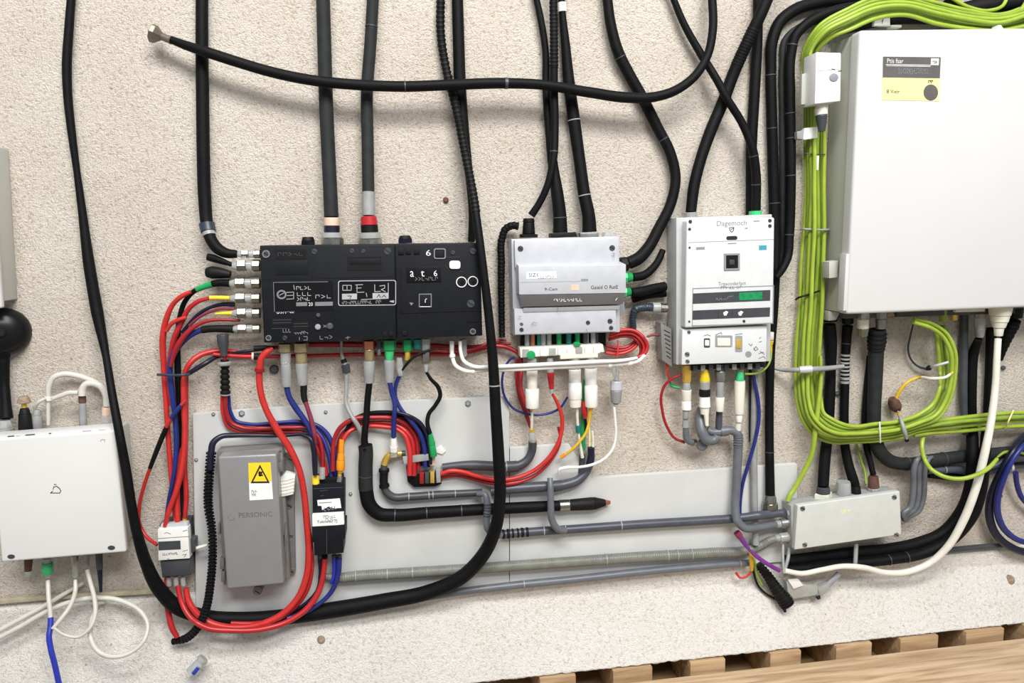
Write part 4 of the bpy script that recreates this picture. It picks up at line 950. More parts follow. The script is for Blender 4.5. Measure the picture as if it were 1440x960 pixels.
o = C('cable', 'inner bent black cable running past the meter down to a metal gland', 'black', 15,
  [(1240, -7, 16, 16), (1190, 0, 16, 16), (1150, 4, 16, 17), (1118, 14, 16, 17), (1096, 32, 16, 17), (1086, 58, 16, 16), (1084, 100, 16, 15), (1085, 160, 16, 15), (1087, 230, 16, 15), (1089, 300, 14, 15), (1090, 370, 14, 14), (1088, 430, 14, 13), (1084, 490, 14, 12), (1082, 560, 14, 12), (1082, 630, 18, 12), (1083, 696, 28, 13)])
ties(o, [(1086, 107), (1086, 180), (1088, 285), (1082, 634)], 'dgrey', 1.3)
lathe('metal_gland', (1083, 695, 28), (1083, 714, 28), [(0, 14), (.3, 17), (.6, 17), (.62, 21), (1, 21)], 'nickel', o, 16)
o = C('cable', 'outer bent black cable nearest the lime green bundle, ending behind the meter', 'black', 16,
  [(1228, 7, 42, 13), (1200, 10, 44, 14), (1165, 18, 44, 14), (1138, 31, 38, 14), (1119, 50, 32, 14), (1112, 78, 30, 14), (1111, 130, 30, 14), (1112, 200, 30, 13.5), (1112, 270, 30, 13.5), (1110, 330, 30, 13), (1107, 363, 32, 12), (1098, 382, 34, 10), (1092, 390, 36, 8)])
ties(o, [(1116, 65), (1112, 158), (1112, 193), (1111, 247), (1110, 331)], 'dgrey', 1.3)
o = C('cable', 'slim black cable squeezed between the two bent black cables', 'blackpipe', 9,
  [(1175, 27, 12, 7), (1150, 30, 10, 8), (1120, 40, 9, 8), (1104, 56, 9, 9), (1100, 90, 9, 9), (1100, 160, 9, 9), (1101, 240, 9, 10), (1101, 310, 9, 9), (1099, 360, 9, 9), (1092, 378, 8, 7)])
# black plug cable at far left
C('cable', 'black cable from the round black plug down to the white junction box', 'black', 14, [(5, 503, 22, 15), (6, 540, 24, 13), (8, 570, 36, 14), (9, 588, 45, 17)])

# ---- stubs and wires at the left of the black box
o = C('heat_shrink_end', 'upper black heat-shrunk cable end left of the black box', 'black', 11, [(292, 361, 40, 10), (300, 363, 42, 11), (312, 367, 48, 9), (326, 372, 52, 6)], cat='cable end')
o = C('heat_shrink_end', 'fatter black heat-shrunk cable end below the other one', 'blackdeep', 17, [(291, 383, 38, 14), (298, 383, 40, 18), (312, 384, 44, 15), (324, 386, 46, 10)], cat='cable end')
o = C('wire', 'black wire with a green stripe curving down into the left bundle', 'black', 8,
  [(323, 398, 52, 11), (305, 398, 50, 10), (290, 402, 46, 8), (272, 410, 40, 7), (260, 424, 34, 7), (253, 445, 28, 7), (250, 470, 24, 8), (250, 520, 20, 9), (252, 570, 20, 9), (252, 620, 20, 6), (255, 680, 26, 5), (257, 725, 44, 5)])
sleeve(o, 'green_mark', 287, 403, 20, 'greenpl', 1.05, label='green stripe')
o = C('wire', 'outermost red wire arching down the left edge of the bundle', 'redorange', 7,
  [(268, 410, 56, 5), (256, 416, 54, 7), (243, 428, 46, 7), (234, 448, 40, 8), (229, 475, 34, 9), (230, 510, 30, 8), (233, 560, 30, 7), (237, 620, 30, 7), (241, 670, 34, 7), (247, 735, 48, 6)])
C('wire', 'red wire from the yellow lug joining the bundle from above', 'red', 6,
  [(294, 419, 50, 5), (278, 424, 48, 6.5), (264, 436, 44, 7), (256, 452, 40, 7), (247, 470, 40, 8), (240, 495, 40, 6), (236, 530, 36, 5), (240, 570, 32, 5)])
C('wire', 'short red wire linking the outer red wire with the bundle', 'redorange', 5.5,
  [(262, 446, 46, 5), (250, 450, 46, 6), (240, 456, 44, 6), (234, 466, 42, 5)])
o = C('wire', 'yellow lugged wire at the fourth gland of the black box', 'yellow', 6, [(295, 418.5, 50, 6), (308, 418.5, 52, 6), (323, 418.8, 52, 6)])
o = C('wire', 'short yellow wire at the fifth gland of the black box', 'yellow', 5, [(303, 441, 50, 3), (315, 440.5, 52, 5), (327, 440, 52, 6)])
C('wire', 'dark olive wire fanning out under the upper yellow lug', 'bluedark', 6,
  [(330, 428, 44, 7), (312, 428, 42, 6), (296, 432, 40, 5), (280, 441, 38, 5), (268, 453, 36, 5), (256, 468, 36, 5)])
C('wire', 'plum wire fanning out between the two yellow lugs', 'redpurple', 4.5,
  [(330, 434, 50, 4), (312, 434, 48, 4), (296, 438, 46, 4), (280, 446, 44, 4), (266, 458, 42, 4)])
C('wire', 'crimson wire running under the lower yellow lug into the bundle', 'reddark', 5,
  [(338, 450.5, 46, 4), (318, 449.5, 48, 4.5), (298, 450, 48, 5), (281, 455, 48, 5), (265, 466, 48, 7), (252, 482, 48, 8), (244, 500, 46, 6), (240, 515, 44, 5)])
o = C('wire', 'blue wire with black sleeve running down the bundle to the contactor', 'blue', 8,
  [(328, 462.5, 52, 9), (305, 462, 50, 8), (284, 464, 46, 8), (268, 471, 44, 8), (255, 482, 40, 9), (245, 496, 38, 8), (239, 515, 38, 8), (241, 545, 40, 8), (246, 585, 40, 7), (248, 625, 42, 7), (244, 670, 46, 6), (237, 705, 50, 5), (233, 735, 52, 5)])
sleeve(o, 'black_sleeve', 304, 462, 38, 'blackdeep', 1.25, label='black sleeve')
o = C('wire', 'red wire bending from the bundle to the clamp under the black box', 'redorange', 7,
  [(371, 501, 38, 5), (345, 497, 20, 5), (320, 493, 16, 6), (300, 494, 18, 7), (280, 500, 30, 8), (266, 512, 40, 8), (259, 530, 40, 7), (258, 560, 42, 7), (260, 610, 46, 8), (257, 650, 54, 8), (248, 690, 60, 8), (237, 720, 62, 7), (232, 740, 60, 6)])
C('wire', 'red wire running straight down the bundle\'s right edge to the contactor', 'red', 7,
  [(262, 520, 28, 6), (262, 560, 28, 6), (262, 610, 30, 6), (260, 660, 34, 7), (262, 700, 42, 7), (260, 728, 48, 6)])
C('wire', 'red wire between its neighbours, entering the contactor\'s top centre', 'redorange', 7,
  [(256, 630, 36, 5), (250, 665, 40, 7), (249, 700, 46, 8), (250, 735, 50, 7)])
o = C('wire', 'navy wire curving from the tie of the bundle up towards the corrugated plug', 'bluedark', 7,
  [(262, 527, 52, 6), (275, 519, 52, 7), (290, 510, 48, 7), (304, 502, 32, 6), (322, 498, 22, 5), (345, 494, 28, 5), (368, 491, 28, 4)])
o = C('wire', 'thin wire, blue then black then red, slanting left to the contactor', 'redorange', 5.5,
  [(261, 562, 54, 4), (251, 574, 56, 5), (241, 588, 54, 6), (230, 610, 46, 6), (221, 632, 40, 6), (211, 658, 34, 5), (202, 685, 28, 5), (196, 712, 22, 5), (196, 735, 22, 5), (204, 752, 30, 5), (221, 766, 46, 5)])
sleeve(o, 'blue_section', 247, 579, 22, 'blue', 1.08, label='blue section'); sleeve(o, 'black_section', 222, 630, 62, 'blackdeep', 1.12, label='black section')
t = C('cable_tie', 'dark teal tie round the red and blue bundle', 'tealdark', 4, [(222, 526.5, 40), (230, 527, 56), (245, 527.5, 60), (258, 527, 60), (266, 526, 50)], cat='cable tie')
# plug with corrugated sleeve over the twin red wires
o = C('wire', 'outer red wire dropping from the corrugated plug and turning right to the relay', 'reddark', 6,
  [(316, 500, 40, 5), (317, 553, 40, 6), (318, 578, 36, 6), (324, 593, 32, 6), (340, 601, 28, 6), (370, 602, 24, 6), (410, 601, 24, 6), (432, 602, 24, 6), (446, 612, 30, 6), (452, 628, 34, 6), (454, 657, 38, 6)])
sleeve(o, 'corrugated_sleeve', 316, 529, 40, 'blackdeep', 2.3, ridge=7); sleeve(o, 'clear_ring', 317, 552, 4, 'clear', 2.2)
lathe('plug_head', (313, 470, 42), (315, 500, 42), [(0, 15), (.05, 16), (.45, 15), (.8, 10), (1, 9)], 'dgrey', o, 10)
lathe('clear_collar', (315.5, 508, 42), (316, 514, 42), [(0, 14), (.3, 20), (.7, 20), (1, 16)], 'clear', o, 14)
C('wire', 'inner red wire beside it with the lower bend towards the relay', 'redorange', 6,
  [(313, 555, 30, 6), (314, 582, 28, 6), (321, 599, 24, 6), (338, 607, 20, 6), (370, 608, 18, 6), (410, 607, 18, 6), (428, 609, 20, 6), (440, 620, 28, 7), (449, 636, 34, 8), (456, 655, 36, 8), (459, 671, 38, 7)])
C('wire', 'upper blue wire of the bend over the grey metal box', 'blue', 5,
  [(322, 556, 30, 4), (324, 578, 26, 5), (331, 591, 22, 5), (350, 596, 19, 5), (390, 594, 19, 5), (425, 593, 19, 5), (446, 598, 20, 6), (460, 610, 24, 7), (468, 628, 30, 7), (471, 650, 36, 7), (472, 670, 38, 6)])
o = C('wire', 'navy wire running over the grey metal box into the corrugated hose', 'bluedark', 7,
  [(436, 609, 36, 5), (400, 612, 36, 5), (360, 612, 40, 6), (330, 612, 50, 7), (310, 614, 58, 8), (300, 622, 62, 9), (297, 636, 64, 9), (296, 660, 64, 7)])
o = C('corrugated_hose', 'black bristly corrugated hose hanging along the left edge of the grey metal box', 'blackdeep', 13,
  [(297, 636, 64, 14), (294, 670, 66, 13), (293, 710, 66, 13), (298, 745, 68, 12), (299, 780, 72, 12), (296, 820, 76, 12), (290, 855, 76, 12), (278, 882, 72, 12), (262, 897, 66, 12), (243, 902, 60, 9)], cat='hose', ridge=4.6, rdepth=.42)
# ---- wires from the underside of the black box
o = C('cable', 'blue cable from the black box\'s first grey bottom sleeve to the relay', 'blue', 8,
  [(403, 543, 50, 8), (406, 556, 50, 8), (415, 572, 48, 9), (428, 590, 46, 8), (437, 606, 46, 7), (441, 625, 46, 7), (442, 650, 44, 7), (443, 669, 40, 6)])
o = C('cable', 'cable, black above and plum red below, from the second grey bottom sleeve', 'redpurple', 7,
  [(427, 541, 50, 9), (428, 560, 52, 8), (432, 572, 54, 6), (439, 595, 56, 7), (443, 618, 58, 6), (441, 640, 56, 5), (444, 668, 44, 4)])
sleeve(o, 'black_section', 427.5, 553, 22, 'blackdeep', 1.05, label='black upper section')
o = C('cable', 'thin grey cable with a square dark clip hanging under the black box', 'tubegrey', 6,
  [(480, 480, 24, 4), (481, 500, 26, 5), (486, 515, 30, 6), (487, 545, 30, 6), (487, 568, 30, 6), (494, 584, 34, 6), (503, 598, 36, 7), (509, 612, 32, 8), (508, 621, 24, 8)])
sleeve(o, 'square_clip', 486.5, 517, 9, 'dgrey', 1.9, sides=4); sleeve(o, 'dark_cap', 485, 506, 5, 'blackdeep', 1.4)
o = C('conduit', 'thick black pipe bending right under the black box to a copper-tipped end', 'black', 9,
  [(519.5, 538, 50, 9), (517, 560, 48, 9), (515, 590, 46, 9), (513, 610, 44, 9), (513, 624, 42, 10), (513.5, 626, 42, 19), (514, 660, 38, 19), (515, 690, 34, 19.5), (520, 710, 32, 20), (533, 722, 32, 19), (555, 724, 32, 18), (600, 721, 30, 17), (680, 716, 30, 16), (740, 713, 30, 16), (780, 711, 30, 15), (800, 710, 30, 14)], cat='pipe')
sleeve(o, 'grey_sleeve', 514, 656, 62, 'blackpipe', 1.03, label='charcoal sleeve')
ties(o, [(514, 668), (555, 724), (600, 721), (650, 718)], 'dgrey', 1.4)
slab('sleeve_hole', ellipse(513, 632.5, 2.4, 2.8, 12), 59.5, 55, 'blackdeep', o)
gland(o, 'end_coupling', (786, 711, 30), (858, 706, 30), [('', 'nickel', 0, .2, 17, 17, 16), ('body', 'blackdeep', .2, .68, 16, 18, 16), ('nose', 'blackdeep', .68, .9, 18, 10, 16), ('tip', 'copper', .9, 1, 9, 5, 12)], label='black coupling with a copper tip')
C('wire', 'second blue wire of the bend over the grey metal box', 'blue', 5,
  [(360, 598.5, 21, 4), (400, 597.5, 21, 5), (428, 597.5, 21, 5), (442, 603, 22, 6), (453, 615, 26, 6), (461, 634, 32, 6), (465, 655, 38, 6), (466, 671, 40, 6)])
C('wire', 'blue wire dropping left of the plum cable into the yellow collar of the relay', 'bluedark', 6,
  [(425, 611, 40, 4), (436, 616, 46, 6), (441, 632, 52, 7), (443, 650, 56, 7), (443.5, 668, 58, 6)])
# big red loops
C('cable', 'thick red cable bowing from the black box round the grey metal box', 'redorange', 9,
  [(384, 489.5, 66, 7), (376, 494, 68, 9), (368, 503, 70, 9), (365, 520, 70, 9), (366, 548, 68, 9), (374, 575, 66, 9), (390, 604, 64, 10), (407, 630, 62, 10), (420, 658, 62, 9), (427, 690, 62, 9), (431, 730, 62, 9), (434, 775, 62, 9), (431, 810, 62, 9), (419, 840, 64, 9), (397, 863, 66, 9), (365, 878, 68, 9), (325, 882, 70, 9), (293, 874, 66, 9), (273, 858, 60, 9), (264, 842, 54, 9), (261.5, 827, 50, 8)])
o = [k for k in PATHS if k.get('label', '').startswith('thick red cable bowing')][0]; sleeve(o, 'dark_clamp', 366.5, 520, 4, 'reddark', 1.5)
C('cable', 'thinner red cable running beside the thick red loop left of the relay', 'red', 6,
  [(434, 735, 46, 4), (437.5, 770, 48, 6), (438, 800, 48, 7), (432, 828, 50, 7), (418, 850, 52, 6), (395, 868, 54, 6), (360, 876, 56, 6), (325, 876, 56, 6)])
C('cable', 'red cable from the bottom of the relay sweeping left to the contactor', 'red', 8,
  [(456.5, 785, 46, 7), (455, 805, 48, 7), (448, 832, 52, 8), (432, 855, 58, 8), (408, 872, 66, 8), (370, 884, 80, 8), (325, 886, 86, 8), (290, 882, 84, 8), (268, 868, 72, 7), (256, 848, 60, 7), (250, 823, 50, 7)])
C('cable', 'short red cable from the contactor\'s left foot to the corrugated hose end', 'red', 8,
  [(235, 811, 52, 8), (234, 835, 60, 8), (237, 862, 64, 8), (243, 885, 64, 8), (249, 895, 62, 7)])
C('cable', 'blue cable from the relay\'s right foot sweeping left under the red loops', 'blue', 8,
  [(477, 785, 46, 8), (476, 805, 46, 7), (467, 830, 48, 7), (450, 848, 50, 6), (428, 861, 54, 6), (404, 869, 60, 5)])
C('cable', 'second blue cable next to it from the relay foot', 'bluebright', 7,
  [(470, 785, 40, 7), (470, 808, 36, 6), (466, 820, 34, 5)])
C('cable', 'short navy cable behind the red one under the relay', 'bluedark', 7,
  [(450, 785, 34, 7), (451, 805, 32, 6), (446, 830, 34, 5), (430, 848, 36, 5), (414, 858, 38, 4)])
# red arch right of the relay
C('wire', 'black wire on top of the red arch above the thick black pipe', 'black', 6,
  [(486, 606, 18, 5), (497, 590, 18, 6), (512, 583, 18, 6), (540, 580, 18, 7), (566, 583, 18, 7), (584, 592, 20, 8), (595, 606, 20, 7), (600, 630, 22, 7), (602, 656, 26, 7)])
C('wire', 'outer navy wire on the right shoulder of the red arch', 'bluedark', 6,
  [(556, 579, 34, 4), (574, 584, 34, 5), (590, 594, 34, 6), (600, 610, 36, 6), (604, 632, 36, 6), (605, 652, 34, 6)])
C('wire', 'inner navy wire on the right shoulder of the red arch', 'bluedark', 6,
  [(548, 585, 14, 4), (568, 588, 14, 5), (582, 596, 15, 6), (591, 608, 16, 6), (594, 630, 16, 6), (594, 654, 24, 6)])
C('wire', 'top red wire of the arch between the relay and the terminal manifold', 'reddark', 7,
  [(468, 662, 38, 6), (468, 640, 36, 6), (470, 618, 30, 6), (478, 602, 26, 7), (495, 590, 24, 7), (525, 587, 24, 7), (555, 589, 24, 7), (573, 598, 26, 7), (584, 613, 28, 7), (587, 635, 30, 7), (588, 660, 30, 7)])
C('wire', 'middle red wire of the arch between the relay and the terminal manifold', 'red', 7,
  [(476, 662, 28, 5), (475, 630, 26, 6), (480, 612, 22, 6), (495, 599, 20, 6), (525, 594, 19, 6), (552, 596, 20, 6), (569, 605, 24, 7), (579, 619, 30, 7), (581, 640, 34, 8), (582, 668, 34, 8)])
o = C('wire', 'lowest red wire of the arch ending in the orange plug on the relay', 'redorange', 6,
  [(480, 630, 36, 6), (483, 618, 34, 6), (492, 606, 26, 6), (510, 600, 20, 6), (540, 600, 19, 6), (557, 603, 22, 6), (570, 613, 30, 6), (575, 628, 36, 7), (576, 668, 38, 7)])
gland(o, 'orange_plug', (480.5, 618, 38), (478.5, 664, 38), [('', 'orange', 0, .4, 7, 9, 14), ('body', 'orange', .4, .62, 9, 11, 14), ('shell', 'orange', .62, .92, 12, 12, 14), ('ring', 'brass', .92, 1, 9, 8, 12)], label='orange plug')
C('cable', 'flat blue cable dropping straight from a green gland to the white elbow fitting', 'blue', 7,
  [(548, 537, 50, 7), (551, 552, 48, 7), (555, 567, 48, 6.5), (554, 590, 48, 7), (553.5, 614, 46, 7)])
C('cable', 'blue cable crossing it and curving right to the terminal manifold', 'blue', 6,
  [(563, 526, 44, 6), (557, 540, 36, 6), (556, 556, 34, 5), (563, 574, 34, 6), (578, 592, 34, 6), (591, 610, 34, 6), (597, 632, 34, 6), (598, 657, 34, 6)])
gland([k for k in PATHS if k.get('label', '').startswith('blue cable crossing it')][0], 'clear_plug', (561.5, 503, 46), (563, 528, 44), [('', 'clear', 0, .5, 8, 10, 10), ('tip', 'clear', .5, 1, 10, 8, 10)])
o = C('cable', 'thin black wire with an S-bend ending in a green plug', 'black', 5,
  [(599.5, 523, 50, 4), (606, 533, 48, 5), (616, 544, 44, 6), (619, 556, 42, 6), (612, 570, 40, 6), (603, 582, 38, 6), (601, 594, 38, 6), (605, 610, 38, 6)])
gland(o, 'green_plug', (605, 609, 38), (610, 641, 38), [('', 'greenpl', 0, .5, 6, 10, 12), ('body', 'greenpl', .5, 1, 9, 10, 12)], label='green plug')
C('wire', 'thin black bridge wire between two glands under the black box', 'blackdeep', 4, [(608, 491, 60, 3), (595, 495, 64, 4), (582, 502, 62, 4), (571, 513, 58, 4), (566, 520, 52, 3)])
# manifold
TM = thing('terminal_manifold', P(593, 668, 10), 'small black terminal manifold with clear clamps holding the end of the red arch', 'terminal block')
bm_pts = [(571, 655), (581, 654), (584, 668), (620, 664), (621, 680), (612, 684), (582, 685), (573, 677)]
slab('base', bm_pts, 26, BD, 'blackdeep', TM, 1.5)
slab('clamp', [(566, 642), (604, 638), (604, 647), (568, 652)], 48, 42, 'clear', TM, 1.5)
slab('clamp_block', [(589, 634), (603, 632), (604, 654), (590, 656)], 20, BD, 'tealdark', TM, 1)
slab('brass_terminal', [(603, 643), (612, 642), (612, 654), (604, 655)], 42, 12, 'tape', TM, 1)
for i in range(4): slab('terminal', rect(590+i*7.5, 664-i*.4, 596+i*7.5, 680-i*.4), 40, 24, ('reddark', 'dgrey', 'brass', 'tealdark')[i], TM, 1)
slab('end_plate', [(613, 661), (619, 660), (620, 678), (614, 679)], 44, 24, 'clear', TM, 1)
ms = slab('white_clip', [(612, 631), (620, 626), (627, 634), (622, 639), (613, 636)], 20, BD, 'white', label='little white clip stuck on the board right of the green plug', cat='clip', bevel=1)
C('cable', 'upper red wire curving from the terminal manifold up to the red lug', 'redorange', 6,
  [(620, 666, 30, 6), (633, 662, 34, 6), (650, 663, 36, 6), (670, 669, 38, 6), (695, 674, 40, 6), (725, 672, 42, 6), (753, 660, 44, 6), (776, 638, 44, 6), (789, 610, 44, 6), (790, 585, 44, 6), (784, 567, 46, 5), (777, 554, 54, 4)])
C('cable', 'lower red wire curving right from the terminal manifold', 'red', 6,
  [(620, 671, 22, 6), (640, 668, 23, 6), (662, 672, 24, 6), (690, 679, 25, 6), (722, 679, 26, 6), (752, 668, 27, 5), (776, 645, 28, 5), (788, 618, 28, 4), (785, 600, 28, 4)])
# brass elbow and slate pipe below
o = C('conduit', 'dark grey pipe with a brass elbow running under the terminal manifold', 'dgrey', 11,
  [(570, 637, 30, 8), (556, 638, 32, 8), (546, 641, 30, 9), (541, 650, 28, 9), (540, 664, 26, 10), (540, 680, 26, 10), (543, 691, 24, 11), (552, 698, 22, 11), (575, 698, 22, 11), (620, 695, 22, 11), (660, 693, 22, 10), (678, 692, 22, 10)], cat='pipe')
sleeve(o, 'brass_elbow', 548, 641, 28, 'brass', 1.06, label='brass elbow'); sleeve(o, 'black_coupling', 540, 672, 20, 'blackdeep', 1.15); ties(o, [(576, 698), (604, 696), (610, 696), (640, 694)], 'tubegrey', 1.3)
sleeve(o, 'black_coupling', 540, 661, 4, 'blackdeep', 1.5); sleeve(o, 'black_coupling', 540, 682, 4, 'blackdeep', 1.4)
gland(o, 'white_fitting', (553.5, 615, 46), (554, 641, 38), [('', 'white', 0, .45, 8, 11, 8), ('collar', 'white', .45, .75, 12, 12, 8), ('foot', 'clear', .75, 1, 11, 12, 8)], label='white fitting')
o = C('conduit', 'dark grey wrapped pipe bending up into the clear gland of the distribution box', 'dgrey', 14,
  [(622, 657, 18, 11), (640, 655, 18, 12), (665, 654, 20, 14), (690, 655, 20, 14), (715, 656, 22, 14), (730, 654, 24, 13), (742, 646, 26, 12), (748, 634, 28, 12), (749, 620, 34, 12)], cat='pipe')
sleeve(o, 'coupling', 721, 656, 12, 'dgrey', 1.15); sleeve(o, 'pale_ring', 713, 656, 3, 'tubegrey', 1.1)
gland(o, 'clear_gland', (749, 622, 34), (747.5, 602, 38), [('', 'clear', 0, .75, 11, 9, 14), ('ring', 'brass', .75, 1, 8, 7, 10)])
C('wire', 'beige wire between the left white gland and the grey wrapped pipe', 'cream', 4, [(748.5, 574, 54, 4), (748, 588, 48, 4), (747.5, 601, 40, 4)])
C('cable', 'slate pipe running right from the thick black loop and bending up under the right white gland', 'pipegrey', 14,
  [(690, 692, 24, 13), (720, 688, 24, 14.5), (760, 684, 24, 15), (795, 681, 24, 14), (814, 675, 24, 12), (827, 662, 24, 10), (831, 645, 26, 9), (831, 631, 30, 8)], cat='pipe') if False else None
o = C('conduit', 'grey pipe bending up to a navy end under the right-hand white gland', 'pipedark', 14,
  [(690, 691, 20, 12), (720, 687, 20, 14), (760, 684, 20, 15), (795, 681, 20, 14), (814, 674, 22, 13), (826, 661, 26, 11), (831, 645, 28, 10), (831, 629, 30, 9)], cat='pipe')
sleeve(o, 'coupling', 784, 682, 7, 'dgrey', 1.06); sleeve(o, 'navy_end', 831, 640, 24, 'bluedark', 1.05, label='navy end sleeve')
lathe('elbow_stub', (819, 640, 18), (817, 672, 18), [(0, 9), (1, 9)], 'dgrey', o, 12)
o = C('conduit', 'slim grey branch pipe joining the upper grey pipe to the slate conduit', 'pipegrey', 10,
  [(773.5, 672, 48, 8), (774, 685, 58, 9), (774.5, 710, 62, 10), (776, 730, 60, 10), (784, 743, 52, 10), (795, 746, 44, 9)], cat='pipe')
o = C('conduit', 'long slate conduit running right across the pale board to the grey junction box', 'pipedark', 12,
  [(706, 751, 26, 12), (740, 748, 26, 12), (800, 744, 26, 12), (900, 737, 26, 12.5), (1000, 731, 26, 12.5), (1040, 728, 26, 12), (1070, 724, 26, 12), (1100, 721, 34, 11)], cat='pipe')
ties(o, [(764, 747), (795, 744.5), (874, 739)], 'tubegrey', 1.6); sleeve(o, 'ribbed_end', 724, 749.5, 40, 'blackdeep', 1.1, ridge=7)
o = C('conduit', 'grey elbow pipe dropping from the slate pipe beside the tall black loop', 'pipegrey', 10,
  [(672, 694, 40, 8), (682, 695, 52, 9), (685, 705, 58, 10), (684.5, 730, 58, 10), (685, 741, 54, 10), (693, 750, 42, 10), (704, 752, 28, 10)], cat='pipe')
sleeve(o, 'ribbed_joint', 684.5, 715, 14, 'dgrey', 1.1, ridge=4)
o = C('conduit', 'long olive-grey conduit running from under the relay to the right', 'pipeolive', 15,
  [(448, 809, 14, 8), (462, 811, 18, 10), (480, 812, 22, 14), (500, 810, 22, 15), (560, 806, 22, 15), (640, 801, 22, 15), (700, 797, 22, 15), (800, 790, 22, 15), (900, 783, 22, 15), (1000, 777, 22, 14), (1056, 772, 26, 13), (1072, 766, 34, 12), (1082, 760, 40, 11), (1091, 757, 42, 10)], cat='pipe', ridge=3.4, rdepth=.05)
ties(o, [(501, 810), (545, 807), (580, 805), (852, 786.5), (938, 781), (952, 780), (972, 779)], 'tubegrey', 1.6, 1.05)
o = C('conduit', 'lowest thin grey conduit along the foot of the board', 'pipegrey', 10,
  [(600, 840, 17, 9), (640, 833, 17, 10), (720, 823, 17, 11), (800, 815, 17, 11), (900, 804, 17, 10.5), (1000, 795, 17, 10), (1053, 791, 17, 9)], cat='pipe')
ties(o, [(738, 821), (1040, 792)], 'tubegrey', 1.6)
# ---- red bundle behind the lower glands
C('wire', 'crimson wire running behind all the glands to the left white gland', 'reddark', 7,
  [(384, 489, 22, 5), (420, 485, 18, 7), (470, 484, 18, 8), (540, 485, 18, 8), (610, 486, 18, 7), (660, 488, 18, 6), (695, 486, 18, 6), (715, 489, 20, 6), (730, 498, 24, 6), (733, 520, 36, 6), (732, 545, 46, 6), (738, 565, 50, 6), (745, 580, 52, 4)])
o = C('wire', 'lower red wire running behind the glands under the black box', 'red', 6,
  [(300, 498, 34, 5), (340, 501, 32, 6), (380, 501, 24, 6), (430, 500, 18, 5), (520, 498, 16, 6), (600, 498, 14, 6), (645, 497, 14, 6), (675, 492, 14, 5), (700, 484, 14, 5), (718, 483, 14, 4)])
sleeve(o, 'dark_clamp', 361, 501, 10, 'blackdeep', 1.6); sleeve(o, 'beige_tie', 354, 501, 2.5, 'tape', 1.9)
C('wire', 'crimson wire threading between the two white cable ends and the distribution box', 'reddark', 5,
  [(606, 492, 32, 4), (640, 494, 30, 5), (670, 489, 28, 5), (690, 481, 24, 4), (712, 478, 20, 4)])
C('wire', 'black wire beside the clamp under the lower left corner of the black box', 'blackdeep', 8,
  [(357, 490, 30, 8), (372, 489, 28, 8), (386, 488, 24, 4)])
lathe('grommet', (385.5, 519, 1), (385.5, 519, 6), [(0, 13), (.5, 12), (1, 8)], 'dgrey', None, 16, label='small dark grommet on the wall beside the red loop', cat='grommet')
# white twin cables
o = C('cable', 'outer of the twin white cables crossing below the distribution box', 'white', 6,
  [(635.5, 479, 52, 7), (636, 500, 52, 6), (640, 513, 56, 6), (652, 520.5, 62, 6), (680, 520.5, 70, 5.5), (720, 519.5, 82, 5.5), (780, 516.5, 96, 5.5), (840, 513.5, 96, 5.5), (880, 511, 84, 5.5), (898, 507, 70, 5), (906, 500, 56, 5)])
sleeve(o, 'white_clip', 665, 520.5, 4, 'white', 1.5); sleeve(o, 'white_clip', 857, 512.5, 5, 'white', 1.5); sleeve(o, 'white_clip', 884, 510, 6, 'white', 1.5); sleeve(o, 'collar', 635.8, 499, 4, 'white', 1.4)
C('cable', 'inner, upper one of the twin white cables below the distribution box', 'white', 6,
  [(647, 479, 62, 5), (648, 495, 62, 5), (652, 507, 66, 5.5), (664, 514.5, 72, 6), (690, 515.5, 80, 6), (730, 514, 90, 6), (790, 511, 104, 6), (840, 508.5, 104, 6), (880, 506, 92, 5), (896, 503, 80, 4)])
t = slab('white_holder', [(648, 478), (656, 477), (657, 499), (654, 503), (648, 500)], 46, 18, 'clear', label='clear holder beside the twin white cables under the black box', cat='holder', bevel=1)
# red curls and blue loop around the distribution box
for q, lb in enumerate(('outermost red wire curling round right of the distribution box', 'second red wire curling just inside the outermost one', 'third red wire of the outer curl, nearest the wall')):
    C('wire', lb, ('red', 'redorange', 'reddark')[q], 5, [(858-q, 469+q*4, 34, 5), (875, 464+q*4.2, 34, 5), (892-q, 465+q*4.4, 36, 5), (905-q*3.6, 475+q*3, 38, 5), (910.5-q*4.6, 487+q, 40, 5), (906.5-q*3, 497+q*.5, 42, 5), (897, 502, 44-q*5, 4)])
for q, lb in enumerate(('upper red wire of the inner curl at the terminal rail', 'middle crimson wire of the inner curl at the terminal rail', 'lowest red wire of the inner curl at the terminal rail')):
    C('wire', lb, ('red', 'reddark', 'redorange')[q], 4, [(852, 486+q*5, 24+q*6, 4), (868, 489+q*4.2, 24+q*6, 4.5), (883, 487+q*3.6, 24+q*6, 4.5), (892+q*2, 479+q*2.5, 24+q*5, 4), (894+q*2, 470+q, 20+q*4, 4), (888, 463+q*.6, 16+q*4, 4)])
C('wire', 'plum wire stretching from the red curls to the meter\'s dark side block', 'redpurple', 4, [(910, 473, 30, 3), (920, 470.5, 28, 4), (930, 472, 30, 4)])
C('wire', 'short orange-red wire passing upright behind the twin white cables', 'redorange', 2.6, [(869, 478, 48, 2), (869, 490, 52, 3), (868, 502, 56, 3)])
C('wire', 'thin navy wire making a wide loop left of and below the white glands', 'blue', 3.4,
  [(723, 502, 40, 3), (718, 505, 36, 3), (710, 517, 30, 3.4), (706, 538, 26, 3.4), (710, 558, 24, 3.4), (722, 574, 24, 3.4), (742, 582, 24, 3.4), (768, 582, 26, 3.4), (788, 573, 34, 3.4), (798, 558, 40, 3)])
C('wire', 'crimson wire joining the left white gland from behind', 'reddark', 7, [(727, 505, 14, 5), (727, 530, 16, 6), (732, 560, 18, 7), (741, 585, 22, 6), (746, 602, 26, 4)])
